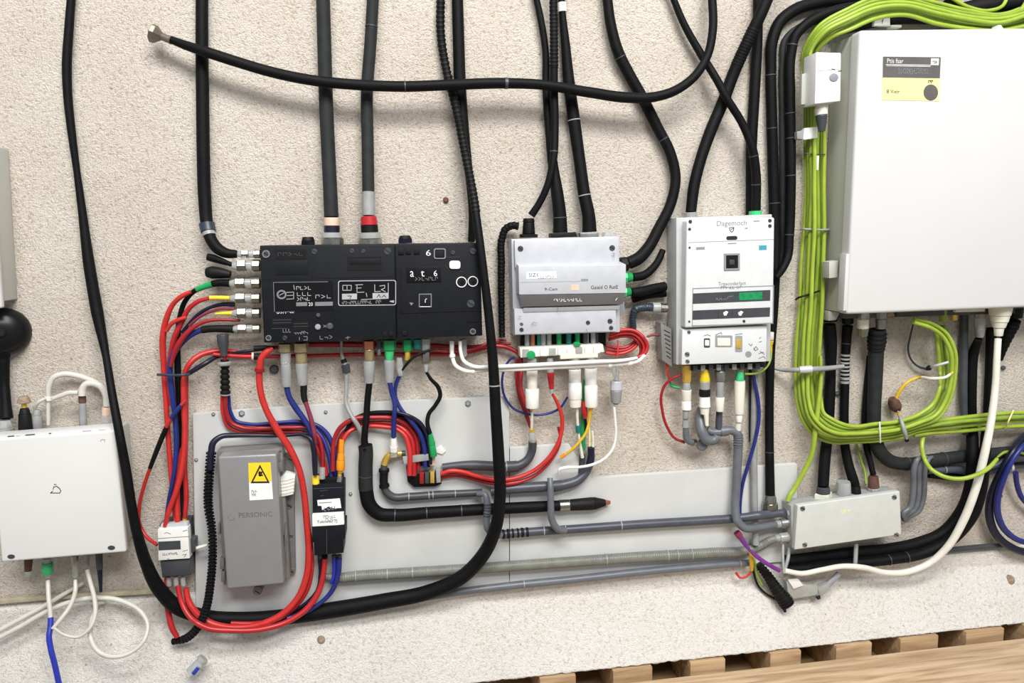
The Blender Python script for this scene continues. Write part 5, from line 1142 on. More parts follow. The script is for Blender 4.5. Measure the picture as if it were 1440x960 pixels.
# wires below the white glands
o = C('wire', 'white wire with a teal band below the middle white gland', 'cream', 4, [(811, 573, 55, 5), (812, 590, 50, 4), (813, 605, 46, 4), (816, 625, 40, 4), (819, 643, 34, 5)])
sleeve(o, 'teal_band', 812.5, 602, 8, 'teal', 1.7, label='teal band')
C('wire', 'green strip wire hanging between the two right-hand white glands', 'greenpl', 7, [(822, 534, 34, 5), (821, 560, 28, 6), (820, 600, 24, 8), (820, 632, 24, 7)])
C('wire', 'short red sleeve below the right-hand white gland', 'red', 8, [(821, 565, 44, 7), (822, 578, 42, 9), (823, 588, 40, 5)])
C('wire', 'black wire below the red sleeve', 'blackdeep', 4, [(823, 589, 40, 4), (824, 600, 38, 4), (823, 612, 36, 3)])
o = C('wire', 'mustard wire curving from the right-hand white gland to an orange tip', 'yellowwire', 4,
  [(831, 572, 55, 7), (829.5, 582, 52, 5), (828, 595, 48, 4), (824, 608, 50, 4), (814, 622, 50, 4), (802, 634, 44, 4), (788, 643, 36, 4)])
sleeve(o, 'orange_tip', 791, 641, 10, 'orange', 1.2, label='orange tip')
C('wire', 'yellow and cream wire entering the navy end of the grey pipe', 'labelyellow', 3, [(828, 600, 42, 3), (829, 612, 38, 3), (829, 627, 31, 3)])
C('wire', 'second cream wire beside it entering the navy pipe end', 'cream', 3, [(833, 606, 36, 3), (834, 617, 34, 3), (834, 628, 31, 3)])
o = C('cable', 'thin white cable hanging from the grey gland and curving to a loose end', 'white', 4,
  [(863.5, 571, 50, 4), (865, 590, 48, 4), (866, 610, 46, 4), (862, 630, 46, 4), (852, 643, 48, 4), (836, 652, 50, 4), (815, 656.5, 50, 4), (795, 657.5, 46, 5), (787, 660, 42, 5), (786, 665, 38, 4)])
gland(o, 'grey_gland', (867, 528, 52), (866, 568, 52), [('', 'clear', 0, .16, 5, 8, 10), ('collar', 'silver', .18, .5, 17, 18, 18), ('body', 'tubegrey', .5, .95, 17, 14, 18), ('tail', 'dgrey', .95, 1, 8, 8, 10)], label='grey gland')
lathe('clear_tube', (862.5, 517, 52), (864, 530, 52), [(0, 4), (1, 4)], 'clear', o, 10); lathe('clear_tube', (868.5, 517, 52), (868.5, 530, 52), [(0, 4), (1, 4)], 'clear', o, 10)
# small dark debris of clipped wire on the wall
# ---- under the meter
C('wire', 'thin dark red wire looping from the meter gland down to the grey elbow', 'reddark', 4,
  [(959, 526, 44, 3), (948, 531, 40, 4), (936, 540, 34, 4), (930, 555, 30, 4), (931, 575, 28, 4), (938, 600, 28, 4), (949, 616, 32, 4), (963, 622, 38, 4)])
C('wire', 'pair of short red wires under the dark side block of the meter', 'redorange', 3, [(937, 511, 36, 3), (938, 520, 36, 3), (941, 533, 32, 3)])
C('wire', 'short dark green wire beside the first gland of the meter', 'greenpl', 4, [(941, 536, 26, 3), (946, 543, 28, 4), (955, 545, 34, 4)])
o = C('conduit', 'small grey elbow with a clear joint under the first gland of the meter', 'pipegrey', 9,
  [(964.5, 577, 50, 8), (964, 590, 48, 7), (964.5, 605, 46, 9), (966, 617, 44, 10), (973, 622, 40, 9), (979, 621, 34, 8)], cat='pipe')
sleeve(o, 'clear_joint', 964, 595, 8, 'clear', 1.25); sleeve(o, 'pale_tail', 964.3, 582, 9, 'tubegrey', 1.1); sleeve(o, 'steel_nut', 975, 622, 6, 'nickel', 1.2)
o = C('conduit', 'thick grey elbow pipe under the second gland of the meter', 'pipegrey', 14,
  [(985, 572, 14, 8), (985, 580, 16, 14), (985, 592, 28, 15), (987, 607, 38, 15), (993, 617, 42, 15), (1003, 619, 44, 13), (1010, 614, 46, 11)], cat='pipe')
lathe('blanking_cap', (987, 624, 16), (987, 626, 34), [(0, 14), (.8, 16), (1, 12)], 'pipegrey', o, 18)
lathe('white_tail', (993, 583, 50), (994, 598, 50), [(0, 7), (1, 5)], 'cream', o, 12)
o = C('conduit', 'grey manifold pipe gathering the meter glands and dropping to the grey junction box', 'pipegrey', 12,
  [(994, 604, 40, 10), (1000, 607, 42, 11), (1018, 606, 44, 12), (1029, 605, 44, 12), (1037, 610, 44, 12), (1038, 624, 42, 12.5), (1037, 650, 40, 12.5), (1035, 690, 40, 12), (1034, 715, 42, 12), (1037, 732, 48, 12), (1047, 742, 54, 11), (1062, 742, 54, 10), (1080, 739, 48, 10), (1091, 737, 42, 10)], cat='pipe')
sleeve(o, 'ribbed_joint', 1038, 618, 12, 'pipegrey', 1.12, ridge=4); sleeve(o, 'coupling', 1018, 606, 7, 'pipegrey', 1.2)
lathe('riser', (1011.5, 578, 44), (1010.5, 603, 43), [(0, 9), (1, 10)], 'pipedark', o, 14)
lathe('white_spigot', (1038.5, 593, 49), (1037.5, 604, 45), [(0, 9), (1, 9)], 'cream', o, 14)
C('conduit', 'thin pale grey pipe running straight down behind the blue cable under the meter', 'tubegrey', 9,
  [(1062, 513, 16, 9), (1061, 560, 16, 9), (1060, 640, 16, 9.5), (1061, 720, 14, 10), (1063, 765, 12, 9)], cat='pipe', floor_d=1)
C('cable', 'dark slate cable behind the thin pale pipe under the meter', 'bluedark', 6, [(1056, 512, 10, 6), (1055.5, 560, 10, 5), (1055, 620, 9, 4)])
C('cable', 'thin blue twin cable bowing down from the meter behind the grey drop pipe', 'blue', 5,
  [(1059, 526, 36, 5), (1061, 537, 36, 5), (1066, 562, 36, 5), (1067, 590, 36, 5), (1062, 618, 34, 5), (1053, 650, 32, 5), (1044, 682, 26, 5), (1040.5, 710, 20, 5), (1041, 735, 18, 4)])
o = C('wire', 'yellow-green earth wire from the yellow lug beside the meter to its green collar', 'greendk', 3,
  [(1084, 494, 34, 4), (1083.5, 505, 40, 3), (1079, 515, 46, 3), (1069, 523, 52, 3), (1058, 525.5, 56, 3), (1047, 525.5, 56, 3)])
gland(o, 'yellow_lug', (1083, 467, 34), (1084, 496, 34), [('', 'white', 0, .36, 10, 9, 6), ('body', 'yellow', .4, .62, 9, 6, 10), ('tail', 'yellowwire', .62, 1, 5, 4, 10)], label='yellow lug')
# ---- mess at the lower right
o = C('wire', 'purple wire slanting down over the conduits to the end of the white cable', 'purple', 6,
  [(1036, 748, 66, 8), (1046, 762, 70, 7), (1054, 773, 72, 4), (1064, 782, 74, 6), (1078, 792, 74, 6), (1096, 802, 72, 6)])
sleeve(o, 'dark_end', 1038, 751, 10, 'redpurple', 1.2)
o = C('corrugated_hose', 'stubby black corrugated hose end hanging below the purple wire', 'blackdeep', 18,
  [(1066, 793, 30, 12), (1077, 806, 40, 14), (1088, 822, 48, 16), (1096, 834, 54, 19), (1106, 848, 58, 22), (1108, 851, 58, 20)], cat='hose', ridge=5, rdepth=.16)
lathe('loose_pin', (1102, 852, 60), (1104, 860, 62), [(0, 6), (1, 4)], 'blackdeep', o, 8)
C('wire', 'thin black wire drooping beside the corrugated hose end', 'blackdeep', 3, [(1058, 782, 22, 3), (1060, 805, 22, 3), (1066, 823, 26, 3), (1078, 835, 36, 3), (1090, 842, 44, 3)])
C('wire', 'thin olive wire drooping next to it', 'greendk', 3, [(1061, 786, 32, 3), (1064, 806, 32, 3), (1071, 822, 32, 3)])
C('wire', 'short tan sleeve hanging over the olive-grey conduit', 'yellowwire', 6, [(1056, 776, 54, 5), (1057, 788, 54, 7), (1057, 801, 44, 5)])
C('wire', 'small frayed red wire end left of the tan sleeve', 'redorange', 3, [(1056, 804, 40, 3), (1049, 811, 40, 3), (1041, 812, 36, 3), (1035, 805, 32, 4)])
o = C('cable', 'thick white cable sweeping from the cabinet\'s cone gland under the grey junction box', 'whitecable', 10,
  [(1403.5, 476, 84, 9), (1402, 500, 92, 9), (1400, 540, 98, 9.5), (1394, 590, 110, 10), (1384, 640, 118, 11), (1371, 690, 112, 11), (1354, 733, 100, 11), (1333, 768, 86, 10), (1306, 792, 70, 9), (1275, 804, 64, 9), (1245, 805, 62, 8.5), (1215, 798, 60, 8), (1185, 796, 60, 7.5), (1155, 801, 60, 7), (1128, 806, 60, 7), (1103, 802, 62, 7)])
for nm, lb, pts in (('cable_strap', 'narrow pale strap hanging from the grey junction box\'s left side', [(1101, 765, 34, 4), (1101, 785, 50, 4), (1102, 800, 58, 4)]), ('cable_strap', 'wider pale strap right of the narrow one under the grey junction box', [(1110, 770, 34, 5), (1108, 785, 50, 5), (1104, 799, 56, 5)]), ('cable_strap', 'pale strap under the middle of the grey junction box', [(1204, 764, 40, 6), (1203, 785, 48, 6), (1202, 800, 50, 6)])):
    C(nm, lb, 'tubegrey', 4, pts, cat='strap', sides=8)
W = thing('clear_connector', P(1150, 830, 40), 'broken clear plastic connector on the plinth below the white cable', 'connector')
slab('shell', [(1106, 818), (1120, 812), (1132, 822), (1150, 823), (1151, 836), (1116, 842), (1108, 832)], 66, 44, 'clear', W, 2)
slab('white_insert', [(1108, 815), (1122, 813), (1130, 823), (1116, 828)], 70, 64, 'white', W, 1)
lathe('arm', (1148, 838, 58), (1180, 806, 54), [(0, 9), (1, 8)], 'silverdk', W, 10)
slab('arm_plate', [(1150, 826), (1165, 820), (1168, 828), (1153, 840)], 66, 50, 'clear', W, 1.5)
lathe('black_pin', (1150, 838, 66), (1152, 842, 72), [(0, 7), (1, 5)], 'blackdeep', W, 8)
W = thing('clear_connector', P(278, 935, 80), 'small clear connector with a blue core stuck on the plinth', 'connector')
lathe('tube', (267, 946, 98), (285, 927, 88), [(0, 14), (.5, 14), (1, 13)], 'clear', W, 14)
lathe('blue_core', (271.5, 946.5, 104), (279, 938, 101), [(0, 7), (1, 6)], 'bluebright', W, 10)
lathe('ring', (283, 929, 89), (287, 925, 87), [(0, 16), (1, 15)], 'clear', W, 14)

# ---- lime green cables
n = 7
for i in range(n):
    r = random.Random(40+i); j = lambda a=1.0: r.uniform(-a, a)
    dz = (16, 30, 42, 54, 30, 16, 42)[i]; lo = dz+34
    top = [(1452, 6+i*4.6+j(), dz+46), (1405, 20+i*3.8+j(), dz+48), (1362, 16+i*4.0+j(), dz+50), (1318, 5+i*4.6+j(), dz+50), (1272, -6+i*4.6+j(), dz+50), (1228, -3+i*5.0+j(), dz+50), (1194, 12+i*5.0, dz+46), (1168-(6-i)*3.2, 40+(i*2.2), dz+28), (1149-(6-i)*3.0, 72, dz)]
    mid = [(1135+i*4.6-3, 110, dz), (1133+i*4.4, 165+j(), dz), (1133+i*4.2+j(), 215, dz), (1133+i*4.4+j(), 262, dz), (1131+i*4.9+j(1.6), 322, dz), (1128+i*5+j(1.6), 375, dz), (1124+i*5.2+j(1.3), 430, dz), (1121+i*5.1+j(1.3), 485, dz), (1119+i*5.4+j(), 530, dz), (1121+i*5.4+j(), 562, dz+8)]
    turn = [(1128+i*5.2, 588-i*1.0, dz+18), (1143+i*4.6, 610-i*3.4, dz+28), (1168+i*3.2, 621-i*4.0, lo), (1200, 621-i*3.6+j(), lo), (1230, 619.5-i*3.9, lo), (1262, 615-i*3.9+j(), lo), (1292, 606-i*3.9, lo)]
    k = i-2
    if i < 2: up = [(1330, 601-i*6, dz+40)]; end = [(1380, 596-i*6, dz+42), (1412, 593-i*5.5, dz+36), (1452, 591-i*5.5, dz+28)]
    else:
        up = [(1318-k*1.6, 588-k*5, lo), (1336-k*3.6, 560-k*4, lo)]
        if k < 2: end = [(1343-k*5, 525, lo), (1343-k*6, 495, lo+4), (1333-k*5, 472+k*4, 78+k*13), (1312-k*3, 456+k*5, 84+k*13), (1285, 448+k*5, 84+k*13)]
        else: end = [(1334-(k-2)*6, 525, dz+14), (1331-(k-2)*6, 490, dz+6), (1328-(k-2)*6, 457, dz)]
    nth = ('leftmost', 'second from the left', 'third from the left', 'middle one', 'third from the right', 'second from the right', 'rightmost')[i]
    lb = 'lime green cable, %s of the seven in the upright bundle' % nth
    o = C('cable', lb, 'green' if i % 3 != 1 else 'greendk', 5.8, top+mid+turn+up+end, d=20, group='lime green cables', sides=10, floor_d=0)
for q, (lb, ys, d0) in enumerate((('upper lime green cable running right from the loop under the cabinet', ((1300, 594), (1322, 591), (1350, 587.5), (1400, 582), (1452, 579)), 54), ('lowest lime green cable running right from the loop under the cabinet', ((1285, 612), (1310, 608.5), (1350, 606), (1380, 603), (1410, 600), (1452, 598)), 48))):
    C('cable', lb, 'green', 6, [(x, y, d0) for x, y in ys], group='lime green cables', sides=10)
C('cable', 'single lime green cable leaving the bundle for the grey junction box', 'green', 6.5,
  [(1154, 500, 44, 4), (1154, 540, 48, 6), (1150, 575, 54, 7), (1146, 610, 58, 7), (1141, 640, 54, 7), (1130, 664, 48, 7), (1115, 690, 44, 7), (1110, 698, 46, 7), (1108, 704, 46, 7)], group='lime green cables')
C('cable', 'lime green cable hanging in a shallow curve over the thick white cable', 'green', 6,
  [(1306, 605, 36, 5), (1299, 613, 44, 6), (1296.5, 628, 54, 6), (1300, 645, 62, 6), (1310, 660, 90, 6), (1328, 670, 112, 6), (1350, 673, 128, 6), (1372, 668, 136, 6), (1390, 658, 132, 6), (1402, 645, 118, 5)], group='lime green cables')
C('cable', 'thin olive cable lying on the dark pipes at the right edge', 'greendk', 4, [(1402, 643, 60, 3), (1412, 636, 58, 4), (1425, 635, 56, 4), (1452, 641, 54, 4)], group='lime green cables')
C('cable', 'lime green stray cable end over the large cabinet at the top right', 'green', 5, [(1330, -8, 60, 5), (1362, 10, 64, 5), (1390, 15, 66, 5), (1410, 8, 66, 5), (1418, -8, 62, 5)], group='lime green cables')
C('cable', 'lime green stray cable rising at the top right edge', 'green', 6, [(1415, 30, 66, 5), (1430, 20, 66, 6), (1440, 8, 62, 6), (1450, -10, 60, 6)], group='lime green cables')
C('cable', 'thick black cable seen behind the lime green arc above the cabinet', 'blackdeep', 24, [(1165, 48, 18, 10), (1200, 38, 18, 14), (1250, 26, 20, 18), (1320, 22, 20, 22), (1390, 8, 20, 24), (1460, 2, 20, 24)])
C('cable', 'second black cable in the gap at the top right corner', 'blackdeep', 18, [(1330, 4, 22, 14), (1390, 24, 20, 16), (1460, 18, 20, 18)])
def strap(lb, pts, w, m, nm='cable_tie', cat='cable tie'):
    return C(nm, lb, m, w, pts, cat=cat, sides=8)
strap('grey tie round the lime green bundle halfway down the cabinet side', [(1127, 322, 12), (1131, 322, 42), (1150, 323, 46), (1164, 323, 40), (1165, 323, 14)], 3, 'tubegrey')
strap('black slanting tie round the lime green bundle below the grey one', [(1119, 421, 12), (1124, 418, 42), (1140, 413, 46), (1152, 409, 42)], 3, 'blackdeep')
strap('thin dark tie round the lime green bundle, above the grey one', [(1131, 216, 12), (1133, 216, 40), (1150, 217, 46), (1160, 217, 42)], 1.8, 'dgrey')
strap('lime green tie round the arc of cables over the cabinet', [(1262, 14, 50), (1266, 8, 54), (1269, 0, 54), (1272, -8, 50)], 4, 'greendk')
strap('pale tie round the green loop below the cabinet', [(1237, 593, 84), (1237.5, 606, 94), (1238, 622, 88)], 2.2, 'cream')
strap('pale tie round the lime green run at the right edge', [(1414, 602, 50), (1419, 590, 74), (1425, 577, 60)], 2.2, 'labelyellow')
o = strap('grey-white strap holding the lime green bundle to the grey sleeve', [(1088, 517, 16, 5), (1102, 520, 30, 6), (1118, 520, 50, 7), (1140, 519, 54, 8), (1165, 517.5, 46, 7), (1186, 515, 40, 6)], 7, 'tubegrey', 'cable_strap', 'strap')
sleeve(o, 'buckle', 1133, 519, 14, 'silver', 1.35)
o = C('wire', 'yellow and white wire bowing from the green loop to a dark cap', 'yellowwire', 4,
  [(1340, 523, 98, 3), (1330, 530, 98, 3.5), (1312, 532, 86, 4), (1290, 531, 42, 4), (1274, 539, 38, 4), (1264, 552, 32, 5), (1259, 562, 28, 5)])
sleeve(o, 'white_stretch', 1315, 532, 40, 'cream', 1.06, label='white stretch')
lathe('dark_cap', (1254, 560, 26), (1262, 577, 24), [(0, 10), (.3, 16), (.7, 17), (1, 10)], 'brown', o, 12)
o = C('wire', 'grey clip rod lying across the green loop below the dark cap', 'tubegrey', 5, [(1263, 579, 40, 4), (1267, 590, 84, 5), (1272, 606, 98, 6), (1275, 618, 92, 5)], cat='clip')
sleeve(o, 'yellow_tail', 1264.5, 583, 10, 'yellowwire', 1.1); sleeve(o, 'dark_tip', 1275, 617, 5, 'blackdeep', 1.05)
o = C('wire', 'thin slate-blue wire hanging in a hook under the cabinet', 'tealdark', 2.6, [(1284, 456, 20, 2), (1280, 473, 16, 2.5), (1277, 490, 14, 2.6), (1281, 505, 14, 2.6), (1291, 515, 16, 3), (1304, 519, 20, 3.5)])
lathe('dark_joint', (1302, 519, 20), (1309, 516, 24), [(0, 4), (.6, 8), (1, 6)], 'bluedark', o, 10)
strap('pale clip across the rising green cables under the cabinet', [(1309, 516, 24), (1318, 513.5, 84), (1334, 509, 98)], 4, 'silver')
# ---- black cables under the cabinet
C('cable', 'black cable under the cabinet ending at the junction box\'s square white gland', 'black', 15,
  [(1166, 456, 20, 17), (1168, 480, 18, 17), (1168, 520, 14, 14), (1166, 570, 14, 15), (1164, 610, 16, 14), (1160, 645, 26, 15), (1157.5, 683, 40, 15)])
o = C('cable', 'black cable with a ribbed grey sleeve under the cabinet', 'black', 12,
  [(1192, 458, 20, 14), (1191, 470, 16, 13), (1189, 500, 14, 12), (1188, 540, 13, 12), (1187, 590, 13, 12), (1188, 625, 18, 12), (1193, 652, 28, 13), (1199, 672, 38, 14), (1203, 682, 40, 12)])
sleeve(o, 'grey_sleeve', 1189, 519, 42, 'tubegrey', 1.15, ridge=6, label='grey ribbed sleeve'); ties(o, [(1190, 483)], 'dgrey', 1.4)
o = C('conduit', 'thick black pipe dropping from the cabinet and bending right at the bottom', 'blackpipe', 20,
  [(1234, 463, 46, 22), (1233, 478, 42, 24), (1232, 492, 36, 21), (1231, 530, 28, 19), (1229, 580, 24, 18), (1230, 612, 22, 18), (1237, 634, 22, 19), (1252, 648, 22, 19), (1275, 652, 22, 18), (1310, 647, 22, 18), (1360, 641, 22, 18), (1400, 638, 22, 18), (1452, 633, 22, 18)], cat='pipe')
sleeve(o, 'ribbed_coupling', 1233, 480, 26, 'blackdeep', 1.08, ridge=6); ties(o, [(1276, 652), (1327, 645)], 'dgrey', 1.6)
o = C('cable', 'slimmer black cable left of the thick pipe ending in a rust-brown fitting', 'black', 9,
  [(1222, 500, 12, 6), (1218, 550, 12, 8), (1216, 600, 12, 9), (1219, 630, 22, 9), (1224, 650, 32, 8), (1228, 667, 40, 8)])
C('wire', 'thin faded green wire beside it', 'greendk', 3, [(1204, 622, 6, 3), (1210, 645, 12, 3), (1216, 662, 22, 3), (1218, 680, 36, 3)])
C('cable', 'inner thick black cable sweeping from the cabinet under the grey junction box', 'black', 17,
  [(1376, 477, 44, 10), (1370, 493, 20, 13), (1366, 540, 16, 14), (1366, 585, 20, 14), (1367, 608, 40, 15), (1368, 642, 62, 17), (1366, 680, 50, 17), (1353, 718, 36, 17), (1328, 748, 26, 17), (1290, 764, 20, 17), (1250, 772, 20, 17), (1200, 777, 18, 17), (1150, 783, 18, 16), (1105, 788, 18, 16)])
o = C('cable', 'outer thick black cable sweeping from the cabinet under the grey junction box', 'black', 15,
  [(1394, 462, 30, 14), (1393, 500, 20, 13), (1391, 550, 16, 13), (1389, 588, 20, 13), (1387, 612, 56, 14), (1384, 650, 92, 15), (1379, 690, 84, 16), (1366, 725, 70, 17), (1340, 756, 58, 16), (1300, 777, 48, 15), (1250, 787, 42, 14), (1200, 792, 38, 13), (1150, 797, 38, 13), (1110, 801, 38, 12)])
ties(o, [(1250, 787), (1275, 783)], 'dgrey', 1.4)
C('cable', 'dark grey flat cable left of the two black sweeping cables', 'dgrey', 9, [(1356, 440, 12, 11), (1355, 500, 10, 11), (1355, 560, 10, 10), (1357, 610, 9, 8)])
C('cable', 'short thick black cable stub under the right end of the cabinet', 'black', 17, [(1427, 450, 48, 16), (1424, 457, 42, 18), (1416, 474, 32, 16), (1410, 492, 22, 11), (1407, 506, 14, 6)], ridge=8, rdepth=.08)
o = C('conduit', 'slate pipe with a pale ring at the right edge', 'pipedark', 10,
  [(1304, 662, 18, 9), (1340, 660, 18, 11), (1380, 664, 18, 11), (1420, 656, 20, 10), (1452, 652, 20, 10)], cat='pipe')
sleeve(o, 'pale_ring', 1420, 656, 4, 'cream', 1.35); ties(o, [(1328, 660)], 'tubegrey', 1.4)
C('conduit', 'black pipe lowest in the dark stack at the right', 'black', 12, [(1306, 668, 12, 8), (1340, 670, 12, 12), (1366, 671, 12, 10)], cat='pipe')
C('cable', 'tangle of dark cable crossing the dark pipes at the right edge', 'dgrey', 8, [(1380, 663, 46, 5), (1400, 654, 48, 8), (1420, 645, 48, 8), (1452, 646, 46, 8)])
for q, (x, lb) in enumerate(((1285, 'leftmost'), (1292.5, 'middle'), (1300, 'rightmost'))):
    o = C('conduit', '%s of three slim grey tubes right of the grey junction box' % lb, 'pipegrey', 8,
      [(x+11, 642, 42, 4), (x+5, 646, 50, 7), (x+1, 656, 52, 8), (x-.5, 680, 48, 8), (x-2, 700, 44, 8), (x-6-q*1.5, 714+q*2, 40, 8), (x-15-q*5, 722+q*3, 36, 8), (1270, 726+q*3.5, 34, 7)], cat='pipe', group='slim grey tubes')
C('cable', 'navy cable coil at the right edge, upper strand', 'bluedark', 10, [(1452, 606, 34, 10), (1436, 618, 44, 10), (1425, 634, 60, 10), (1412, 655, 62, 9), (1400, 678, 50, 9), (1393, 700, 40, 11), (1391, 722, 36, 11), (1397, 745, 34, 11), (1411, 762, 32, 11), (1430, 773, 32, 11), (1455, 779, 32, 11)])
C('cable', 'blue cable running inside the navy coil at the right edge', 'blue', 8, [(1452, 618, 60, 7), (1436, 630, 72, 7), (1422, 650, 74, 7), (1410, 676, 66, 8), (1403, 700, 54, 9), (1403, 722, 46, 9), (1411, 742, 42, 9), (1426, 756, 40, 8), (1455, 766, 40, 8)])
C('cable', 'short blue cable passing down the right edge below the slate pipe', 'blue', 7, [(1428, 664, 36, 7), (1430, 680, 30, 7), (1436, 698, 26, 7), (1452, 716, 24, 7)])
C('cable', 'thin dark grey cable lying along the ledge at the right', 'dgrey', 7, [(1290, 780, 16, 6), (1340, 773, 16, 8), (1390, 768, 18, 8), (1420, 766, 20, 6)], floor_d=0)
# ---- left junction box tubes
o = C('tube', 'taller white tube arching over the top of the white junction box', 'tubepale', 7, [(68, 597, 30, 5), (68, 560, 30, 6), (69, 543, 30, 8), (76, 530, 28, 8), (90, 526, 24, 8), (108, 528, 22, 8), (126, 534, 20, 8), (142, 543, 20, 8), (150, 552, 22, 8)], cat='tube')
sleeve(o, 'collar', 68, 559, 5, 'cream', 1.7)
C('tube', 'shorter white tube arching from the grey spigot on the white junction box', 'tubepale', 9, [(115.5, 556, 45, 10), (116, 547, 45, 10), (121, 540, 45, 9), (131, 539, 44, 9), (141, 543, 42, 9), (148, 553, 40, 9), (150, 571, 40, 9)], cat='tube')
C('tube', 'level pale tube between the spigot and the taller white arch', 'tubepale', 7, [(110, 552, 48, 6), (98, 552, 48, 7), (86, 556, 46, 7), (75, 560, 44, 6)], cat='tube')
C('tube', 'short pale bent tube beside the wing valve', 'tubepale', 5, [(64, 560, 42, 4), (56, 564, 42, 5), (50, 571, 36, 5), (49, 575, 32, 4)], cat='tube')
o = C('cable', 'white cable from the green gland hanging down to a bright blue sleeve', 'tubepale', 6, [(67.5, 816, 50, 6), (68.5, 840, 70, 6), (71, 865, 86, 6), (71, 880, 96, 6), (69, 893, 106, 6), (71, 910, 112, 6), (76, 930, 116, 6), (84, 966, 120, 6)])
sleeve(o, 'blue_sleeve', 73, 920, 90, 'bluebright', 1.2, label='bright blue sleeve')
C('cable', 'white cable crossing from the clear gland to the green-gland cable', 'tubepale', 6, [(106, 815, 50, 5), (106, 830, 62, 6), (98, 853, 78, 6), (84, 872, 96, 6), (74, 884, 104, 5)])
C('cable', 'thin white cable hanging in a small loop under the white junction box', 'tubepale', 6, [(122.5, 801, 50, 6), (127, 818, 60, 6), (133, 842, 74, 6), (134, 862, 88, 6), (127, 882, 102, 5), (110, 895, 106, 5), (90, 892, 106, 4), (75, 882, 108, 4)])
C('cable', 'white cable curling into a wide round loop on the plinth', 'tubepale', 7, [(-12, 902, 62, 7), (30, 880, 52, 7), (65, 860, 44, 7), (100, 846, 38, 7), (140, 840, 36, 7), (175, 846, 38, 7), (200, 862, 52, 6), (208, 880, 72, 5), (202, 901, 92, 6), (184, 917, 106, 6), (158, 923, 112, 7), (138, 915, 106, 7), (128, 898, 96, 7), (129, 872, 72, 6), (137, 850, 50, 4)])
C('cable', 'second white cable beside it from the left edge up behind the hanging cables', 'tubepale', 7, [(-12, 892, 46, 7), (25, 872, 36, 7), (60, 853, 26, 7), (95, 832, 18, 6), (118, 819, 14, 5)])
o = C('cable_clip', 'small white clip on the ledge beside the hanging white loop', 'cream', 8, [(128, 847, 22, 6), (138, 846, 24, 8), (147, 844, 24, 9)], cat='clip')
# wall plugs and drilled holes
for x, y, r, lb in ((1200, 612, 5, 'dark drilled hole plug between the black cables under the cabinet'), (1177, 553, 3, 'small dark plug beside the grey sleeve'), (1407, 697, 2.6, 'small dark plug inside the blue coil'), (1411, 517, 3, 'small dark plug right of the white cable'), (627, 281, 4, 'small brown plug hole above the black box'), (1419, 815, 7, 'round stony plug on the white plinth at the right'), (452, 899, 6, 'small brown pebble stuck to the plinth below the black loop')):
    pd = 1 if y < 700 else (46 if y > 850 else 34)
    if y > 760:
        # find the plinth surface under this pixel
        best = min(range(13, 101), key=lambda q: abs(P(x, y, q).z-lerp(ledge_z(P(x, y, q).x), PB, .28+.72*max(0, q-12)/88)))
        pd = best-3
    lathe('hole_plug', (x, y, pd-2), (x, y-.3, pd+4), [(0, r*2), (.6, r*2), (1, r*1.3)], 'brown' if r in (5, 4) else ('stone' if r > 5 else 'dgrey'), None, 14, label=lb, cat='plug')


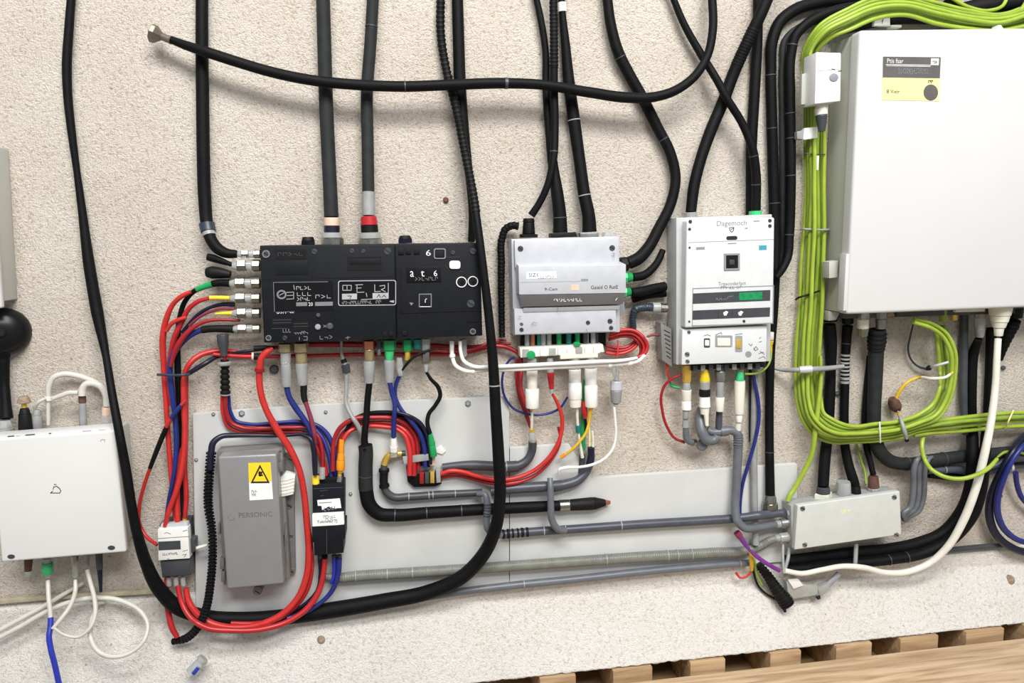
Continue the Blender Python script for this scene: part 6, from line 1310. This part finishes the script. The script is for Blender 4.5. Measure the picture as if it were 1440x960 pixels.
# ------------------------------------------- settle the cables against each other
def settle():
    """where two cables cross, ease one forward and the other back until they only touch"""
    import numpy as np
    from mathutils import kdtree
    objs = [o for o in PATHS if o.parent is None]
    S = []; ox = []; idx = []
    for k, o in enumerate(objs):
        path = PATHS[o]; f = FAT.get(o, {})
        for i, (p, r) in enumerate(path):
            S.append((p, r*f.get(i, 1.0))); ox.append(k); idx.append(i)
    N = len(S); kd = kdtree.KDTree(N); uv = np.zeros((N, 2)); dep = np.zeros(N); rad = np.zeros(N); ray = np.zeros((N, 3)); per = np.zeros(N)
    for i, (p, r) in enumerate(S):
        v = p-CAM; z = v.dot(FWD); uv[i] = (F*v.dot(RIGHT)/z, F*v.dot(UP)/z); dep[i] = -v.length; rad[i] = r; per[i] = z/F
        t = v.normalized(); ray[i] = (-t.x, -t.y, -t.z)      # one metre nearer along the sight line
        kd.insert(Vector((uv[i][0], uv[i][1], 0)), i)
    kd.balance(); ox = np.array(ox)
    A, Bq, G = [], [], []
    for i in range(N):
        for co, j, d in kd.find_range(Vector((uv[i][0], uv[i][1], 0)), rad[i]/per[i]+16):
            if j <= i or ox[j] == ox[i]: continue
            lat = float(np.linalg.norm(ray[i]-ray[j]))*-dep[i]; need = (rad[i]+rad[j])*1.03+.0012
            if lat < need: A.append(i); Bq.append(j); G.append(math.sqrt(need*need-lat*lat))
    A = np.array(A); Bq = np.array(Bq); G = np.array(G)
    # which one lies in front, decided once for every stretch where two cables meet
    runs = {}
    for c in range(len(A)): runs.setdefault((ox[A[c]], ox[Bq[c]]), []).append(c)
    sgn = np.zeros(len(A))
    for key, cs in runs.items():
        cs.sort(key=lambda c: A[c]); grp = [cs[0]]; groups = []
        for c in cs[1:]:
            if A[c]-A[grp[-1]] > 4: groups.append(grp); grp = [c]
            else: grp.append(c)
        groups.append(grp)
        for g in groups:
            s = sum((dep[A[c]]-dep[Bq[c]])*G[c] for c in g); sgn[g] = 1.0 if s >= 0 else -1.0
    out = np.array([-p.y for p, r in S]); mvd = np.zeros(N)
    for _ in range(4):
        surf = np.array([surface_d(uv[i][0]+W2, H2-uv[i][1], S[i][0]+Vector(ray[i])*float(mvd[i])) for i in range(N)])*.001
        mvd = np.maximum(0, (rad+.0018+surf-out)/-ray[:, 1])
    low = dep+(rad+.0018+surf-out)/-ray[:, 1]; d = dep.copy()
    first = np.array([i == 0 for i in idx]); last = np.array([k == N-1 or idx[k+1] == 0 for k in range(N)])
    pl = np.arange(N)-1; pl[first] = np.arange(N)[first]; pn = np.arange(N)+1; pn[last] = np.arange(N)[last]
    cnt = np.zeros(N); np.add.at(cnt, A, 1); np.add.at(cnt, Bq, 1); cnt = np.maximum(cnt, 1)
    for it in range(1100):
        gap = sgn*(d[A]-d[Bq]); bad = np.maximum(0, G-gap)
        mv = np.zeros(N); hi = np.zeros(N)
        np.maximum.at(mv, A, np.where(sgn > 0, bad, 0)); np.maximum.at(mv, Bq, np.where(sgn < 0, bad, 0))
        np.maximum.at(hi, A, np.where(sgn < 0, bad, 0)); np.maximum.at(hi, Bq, np.where(sgn > 0, bad, 0))
        d += .42*mv-.3*hi
        q = d-dep
        if it < 1000: q = q+(.30 if it < 300 else .12)*((q[pl]+q[pn])*.5-q)
        d = np.maximum(dep+np.clip(q, -.04, .04), low)
    q = d-dep
    st = 0
    for k, o in enumerate(objs):
        n = len(PATHS[o]); mv = q[st:st+n]; rr = ray[st:st+n]; st += n
        if abs(mv).max() < .0003: continue
        t = kdtree.KDTree(n)
        for i, (p, r) in enumerate(PATHS[o]): t.insert(p, i)
        t.balance()
        def warp(ob):
            L = WL[ob]
            for v in ob.data.vertices:
                co, i, dd = t.find(v.co+L); v.co += Vector(rr[i])*float(mv[i])
            for c in ob.children: warp(c)
        warp(o)
settle()

# =================================================================== LIGHT
w = bpy.data.worlds.new('world'); scene.world = w; w.use_nodes = True
bg = w.node_tree.nodes['Background']; bg.inputs['Color'].default_value = (.93, .96, 1, 1); bg.inputs['Strength'].default_value = .32
def area(name, loc, target, sx, sy, power, col):
    l = bpy.data.lights.new(name, 'AREA'); l.shape = 'RECTANGLE'; l.size = sx; l.size_y = sy; l.energy = power; l.color = col
    o = bpy.data.objects.new(name, l); COL.objects.link(o); o.location = loc
    o.rotation_euler = (Vector(target)-Vector(loc)).to_track_quat('-Z', 'Y').to_euler(); return o
area('ceiling_lamp', (.1, -2.5, 3.9), (.3, 0, .9), 2.6, .7, 126, (1, .975, .94))
area('ceiling_lamp', (1.2, -3.9, 3.9), (.4, 0, .9), 2.6, .7, 112, (1, .98, .95))
scene.view_settings.view_transform = 'Standard'; scene.view_settings.look = 'None'
scene.view_settings.exposure = 0.3; scene.view_settings.gamma = 1.0; scene.view_settings.use_curve_mapping = False
